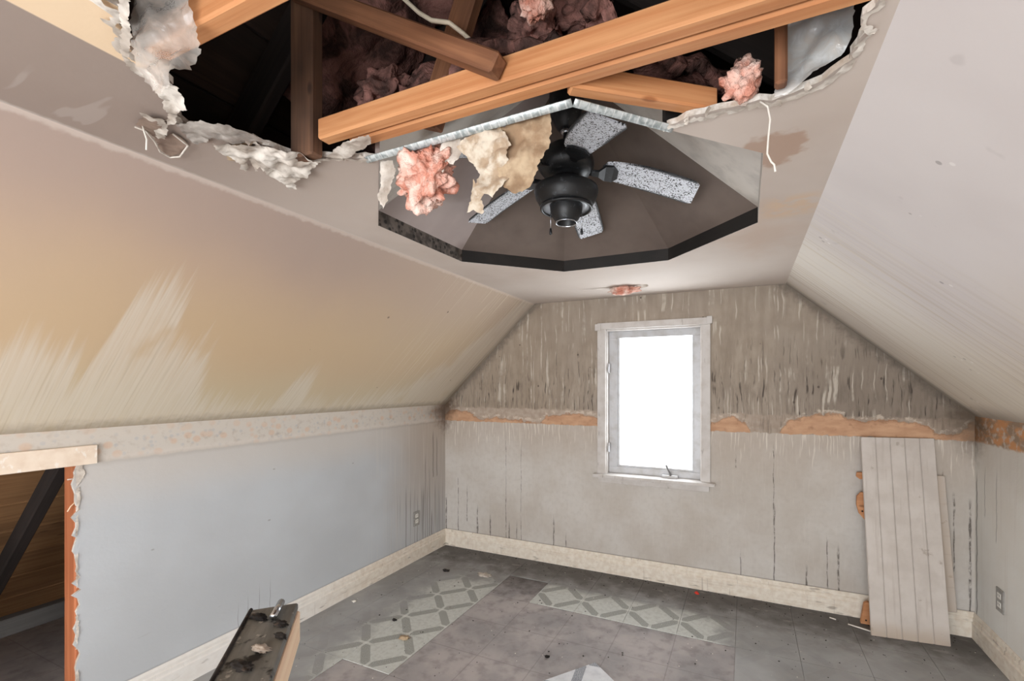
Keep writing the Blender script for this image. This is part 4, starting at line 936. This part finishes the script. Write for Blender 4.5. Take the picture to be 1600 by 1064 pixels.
cb_ = [(-.85, .90, 2.45), (-.81, .90, 2.40), (-.754, .90, 2.34), (-.715, .90, 2.308), (-.666, .905, 2.29), (-.64, .93, 2.272), (-.621, .94, 2.252), (-.566, .95, 2.199), (-.54, .95, 2.182), (-.50, .945, 2.172)]
P = []
for i in range(len(cb_) - 1):
    for k in range(5): P.append(Vector(cb_[i]).lerp(Vector(cb_[i + 1]), k / 5))
tag(tube('electrical_cable', P, .0055, 'cable_sheath', seg=8), 'loose cream electrical cable drooping behind the diagonal brace', 'cable')

# ================================================================== LEANING BEADBOARD PANEL AND BITS BEHIND IT
pan = empty('beadboard_panel', (.82, 3.0, .004)); tag(pan, 'tall white beadboard panel leaning against the wall under the orange stain', 'panel')
b0 = Vector((.640, 2.995, .006)); b1 = Vector((.999, 3.035, .006)); t0 = Vector((.624, 3.158, 1.090)); t1 = t0 + (b1 - b0) * .985 + (t0 - b0) * .004
NB = 5
nrm = (b1 - b0).cross(t0 - b0).normalized(); nrm = nrm if nrm.y < 0 else -nrm
for k in range(NB):
    u0 = k / NB; u1 = (k + 1) / NB; g0 = .006 if k else 0; g1 = .006 if k < NB - 1 else 0
    A = b0.lerp(b1, u0 + g0); B = b0.lerp(b1, u1 - g1); C = t0.lerp(t1, u1 - g1); Dd = t0.lerp(t1, u0 + g0)
    bm = bmesh.new(); fr = [bm.verts.new(p - pan.location) for p in (A, B, C, Dd)]; bk = [bm.verts.new(p - nrm * .012 - pan.location) for p in (A, B, C, Dd)]
    bm.faces.new(fr); bm.faces.new(bk[::-1])
    for i in range(4): bm.faces.new((fr[i], bk[i], bk[(i + 1) % 4], fr[(i + 1) % 4]))
    bmesh.ops.recalc_face_normals(bm, faces=bm.faces[:]); bmesh.ops.bevel(bm, geom=bm.edges[:], offset=.0022, segments=2, affect='EDGES'); bm_obj('bead_board', bm, 'beadboard_paint', pan)
q = [p - nrm * .007 for p in (b0.lerp(b1, .01), b0.lerp(b1, .99), t0.lerp(t1, .99), t0.lerp(t1, .01))]; q2 = [p - nrm * .013 for p in (b0, b1, t1, t0)]
mesh('backing', [p - pan.location for p in q + q2], [(0, 1, 2, 3), (7, 6, 5, 4), (0, 4, 5, 1), (1, 5, 6, 2), (2, 6, 7, 3), (3, 7, 4, 0)], 'panel_groove', pan)
b2 = beam('backing_board', (1.012, 3.150, .146), (.972, 3.192, .885), .10, .012, 'beadboard_paint', None, up=(1, 0, 0)); tag(b2, 'second pale board hidden behind the right edge of the beadboard panel', 'board')
def block(name, pts, y, th, label, hole=None):
    n = len(pts); vs = [(x, y, z) for x, z in pts] + [(x, y + th, z) for x, z in pts]
    o = mesh(name, vs, [tuple(range(n)), tuple(range(2 * n - 1, n - 1, -1))] + [(i, (i + 1) % n, n + (i + 1) % n, n + i) for i in range(n)], None)
    bm = bmesh.new(); bm.from_mesh(o.data); bmesh.ops.recalc_face_normals(bm, faces=bm.faces[:]); bmesh.ops.bevel(bm, geom=bm.edges[:], offset=.002, segments=1, affect='EDGES'); bm.to_mesh(o.data); bm.free()
    o.data.materials.append(MATS['orange_pine'])
    if hole: lathe('screw_hole', [(0, 0), (.005, 0), (.005, .001), (0, .001)], 'dark_slot', o, 12, (0, 0, 0)).matrix_local = Matrix.Translation((hole[0], y - .0005, hole[1])) @ Matrix.Rotation(R(90), 4, 'X')
    return tag(o, label, 'wood block')
block('wood_block', [(.603, .852), (.606, .878), (.65, .880), (.70, .878), (.70, .850), (.62, .838)], 3.170, .018, 'small orange wood offcut at the upper left edge of the leaning panel')
block('wood_block', [(.612, .640), (.600, .690), (.602, .740), (.622, .765), (.66, .765), (.70, .70), (.70, .60), (.648, .595)], 3.150, .020, 'rounded orange wood block at mid height of the leaning panel', (.628, .655))
block('wood_block', [(.615, .006), (.622, .060), (.632, .125), (.648, .135), (.70, .13), (.70, .004)], 3.120, .028, 'orange wood foot at the bottom left of the leaning panel', (.64, .03))
tag(tube('debris_stick', [(.545, 3.08, .007), (.60, 3.06, .007), (.665, 3.035, .007)], .004, 'white_bit', seg=6), 'thin white stick on the floor at the foot of the panel', 'stick')
tag(tube('debris_stick', [(.46, 3.125, .006), (.49, 3.112, .006)], .004, 'white_bit', seg=6), 'short white chip on the floor left of the panel', 'stick')
hang('debris_scrap', (-.30, 3.12, .012), [(-16, 0), (0, 12), (14, 4), (18, -8), (0, -12)], 'red_plastic', 'small red plastic scrap on the floor by the back baseboard', 'scrap', .001, 61, .006, 60, .005, .001, U=(1, 0, 0), V=(0, .7, .7))

# ================================================================== OUTLETS
def outlet(loc, nx, label):
    o = empty('wall_outlet', loc); tag(o, label, 'outlet')
    def bx(n, y0, y1, z0, z1, d0, d1, m, par, bev=.001):
        xs = sorted((nx * d0, nx * d1)); b = bmesh.new(); add_box(b, xs[0], xs[1], y0, y1, z0, z1); bmesh.ops.recalc_face_normals(b, faces=b.faces[:])
        if bev: bmesh.ops.bevel(b, geom=b.edges[:], offset=bev, segments=2, affect='EDGES')
        return bm_obj(n, b, m, par)
    pl = bx('cover_plate', -.035, .035, -.058, .058, 0, .006, 'outlet_plate', o, .002)
    for s in (-1, 1):
        rc = bx('receptacle', -.017, .017, s * .022 - .0145, s * .022 + .0145, .005, .008, 'outlet_face', o, .0014)
        bx('slot', -.008, -.006, s * .022 - .002, s * .022 + .007, .0078, .0085, 'dark_slot', rc, 0); bx('slot', .006, .008, s * .022 - .002, s * .022 + .007, .0078, .0085, 'dark_slot', rc, 0)
outlet((XL, 2.838, .330), 1, 'grey duplex wall outlet on the left knee wall')
outlet((XR, 2.938, .327), -1, 'grey duplex wall outlet on the right knee wall beside the panel')

# ================================================================== RAILING CAP IN THE FOREGROUND
e = Vector((-.977, .675, 0)); dn = Vector((.7071, -.7071, 0)); sd = Vector((.7071, .7071, 0))
rail = empty('stair_rail', (e.x, e.y, .004)); tag(rail, 'bare pine stair rail with soot-black cap in the lower left foreground', 'railing')
beam('cap', e + Vector((0, 0, .892)), e + dn * .72 + Vector((0, 0, .892)), .016, .096, 'sooty_rail_top', rail)
bm_ = beam('rail_board', e + sd * .036 + Vector((0, 0, .850)) + dn * .008, e + sd * .036 + dn * .72 + Vector((0, 0, .850)), .070, .034, 'pale_pine', rail)
beam('rail_board', e - sd * .036 + Vector((0, 0, .850)) + dn * .008, e - sd * .036 + dn * .72 + Vector((0, 0, .850)), .070, .018, 'orange_pine', rail)
for s in (.11, .62):
    beam('post', e + dn * s + sd * .01 + Vector((0, 0, .006)), e + dn * s + sd * .01 + Vector((0, 0, .884)), .036, .060, 'pale_pine', rail, up=dn)
beam('edge_strip', e - sd * .044 + Vector((0, 0, .902)), e - sd * .044 + dn * .72 + Vector((0, 0, .902)), .006, .008, 'debris_dark', rail)
tag(tube('metal_hinge_pin', [e + dn * .012 + sd * .016 + Vector((0, 0, .912)), e + dn * .075 + sd * .012 + Vector((0, 0, .910))], .0075, 'bright_ring_metal', None, 10), 'grey metal pin lying on the soot-black rail cap', 'metal pin')
rn = random.Random(3)
LB = ['burnt flake near the far end of the rail cap', 'burnt flake beside the metal pin on the rail cap', 'large pale burnt flake on the rail cap', 'burnt flake at the right edge of the rail cap', 'nearest burnt flake on the rail cap']
for k, (a, s, sz, mm) in enumerate([(.05, -.02, .020, 'debris_dark'), (.10, .030, .016, 'debris_dark'), (.185, .012, .020, 'torn_white_paper'), (.15, .038, .014, 'debris_dark'), (.235, -.005, .022, 'debris_dark')]):
    p = e + dn * a + sd * s + Vector((0, 0, .904))
    tag(clump('burnt_flake', p, (sz, sz * .45, .005), mm, 60 + k, .7, 3, 3), LB[k], 'flake', 'burnt flakes on the rail cap')

# ================================================================== FLOOR: loose tile and debris
lt = bmesh.new(); add_box(lt, -TS / 2, TS / 2, -TS / 2, TS / 2, 0, .003); bmesh.ops.recalc_face_normals(lt, faces=lt.faces[:])
lo = bm_obj('loose_tile', lt, 'loose_tile_vinyl'); ang = math.atan2(2.15 - 1.922, -.692 + .871)
ax = Vector((math.cos(ang), math.sin(ang))); ay = Vector((-ax.y, ax.x)); cpt = Vector((-.692, 2.15)) - ax * (TS / 2) - ay * (TS / 2) * 1.0
cpt = Vector((-.692, 2.15)) - ax * TS / 2 - ay * -TS / 2 * -1
cpt = Vector((-.692, 2.15)) - ax * TS / 2 + Vector((ax.y, -ax.x)) * TS / 2
lo.location = (cpt.x, cpt.y, .0005); lo.rotation_euler = (0, 0, ang); tag(lo, 'loose pale patterned tile lying askew on the bare floor', 'tile')
# crumbs nobody could count
vs = []; fs = []; rn = random.Random(12)
def crumb(x, y, z, s):
    k = len(vs); n = 6; hgt = s * rn.uniform(.3, .8)
    for i in range(n): a = i * 2 * math.pi / n; r_ = s * rn.uniform(.5, 1.1); vs.append((x + math.cos(a) * r_, y + math.sin(a) * r_, z))
    vs.append((x + rn.uniform(-.3, .3) * s, y, z + hgt)); fs.extend([(k + i, k + (i + 1) % n, k + 6) for i in range(n)])
for i in range(520):
    x = rn.uniform(XL + .05, XR - .05); y = rn.uniform(1.0, D - .03); crumb(x, y, .0042, rn.choice([.002, .003, .003, .004, .006]))
for i in range(160):
    x = rn.uniform(XL + .05, XR - .05); y = D - .02 - abs(rn.gauss(0, .08)); crumb(x, y, .0042, rn.choice([.003, .004, .006]))
d_ = mesh('floor_crumbs', vs, fs, 'debris_dark'); d_['kind'] = 'stuff'; tag(d_, 'dark burnt crumbs scattered over the floor', 'debris')
vs = []; fs = []
for i in range(110):
    x = rn.uniform(XL + .05, XR - .05); y = rn.uniform(1.2, D - .03); crumb(x, y, .0042, rn.choice([.002, .003, .004]))
d_ = mesh('floor_chips', vs, fs, 'white_bit'); d_['kind'] = 'stuff'; tag(d_, 'white plaster chips scattered over the floor', 'debris')
for k, (x, y, sz, lb) in enumerate([(-1.72, 1.93, .030, 'brown crumbling lump on the patterned tile by the bare floor'), (-1.90, 2.05, .014, 'dark flake on the sooty tiles near the left wall'), (-2.05, 2.75, .026, 'dark curled flake on the sooty floor near the far corner'), (-1.75, 2.80, .05, 'flat pale scrap on the sooty floor near the far corner'), (-.93, 2.09, .012, 'dark crumb beside the loose tile'), (-2.30, 2.12, .014, 'white chip at the left baseboard')]):
    tag(clump('floor_debris', (x, y, .008), (sz, sz * .6, .006), ['torn_tan_paper', 'debris_dark', 'debris_dark', 'torn_white_paper', 'debris_dark', 'white_bit'][k], 70 + k, .7, 3, 3), lb, 'debris')
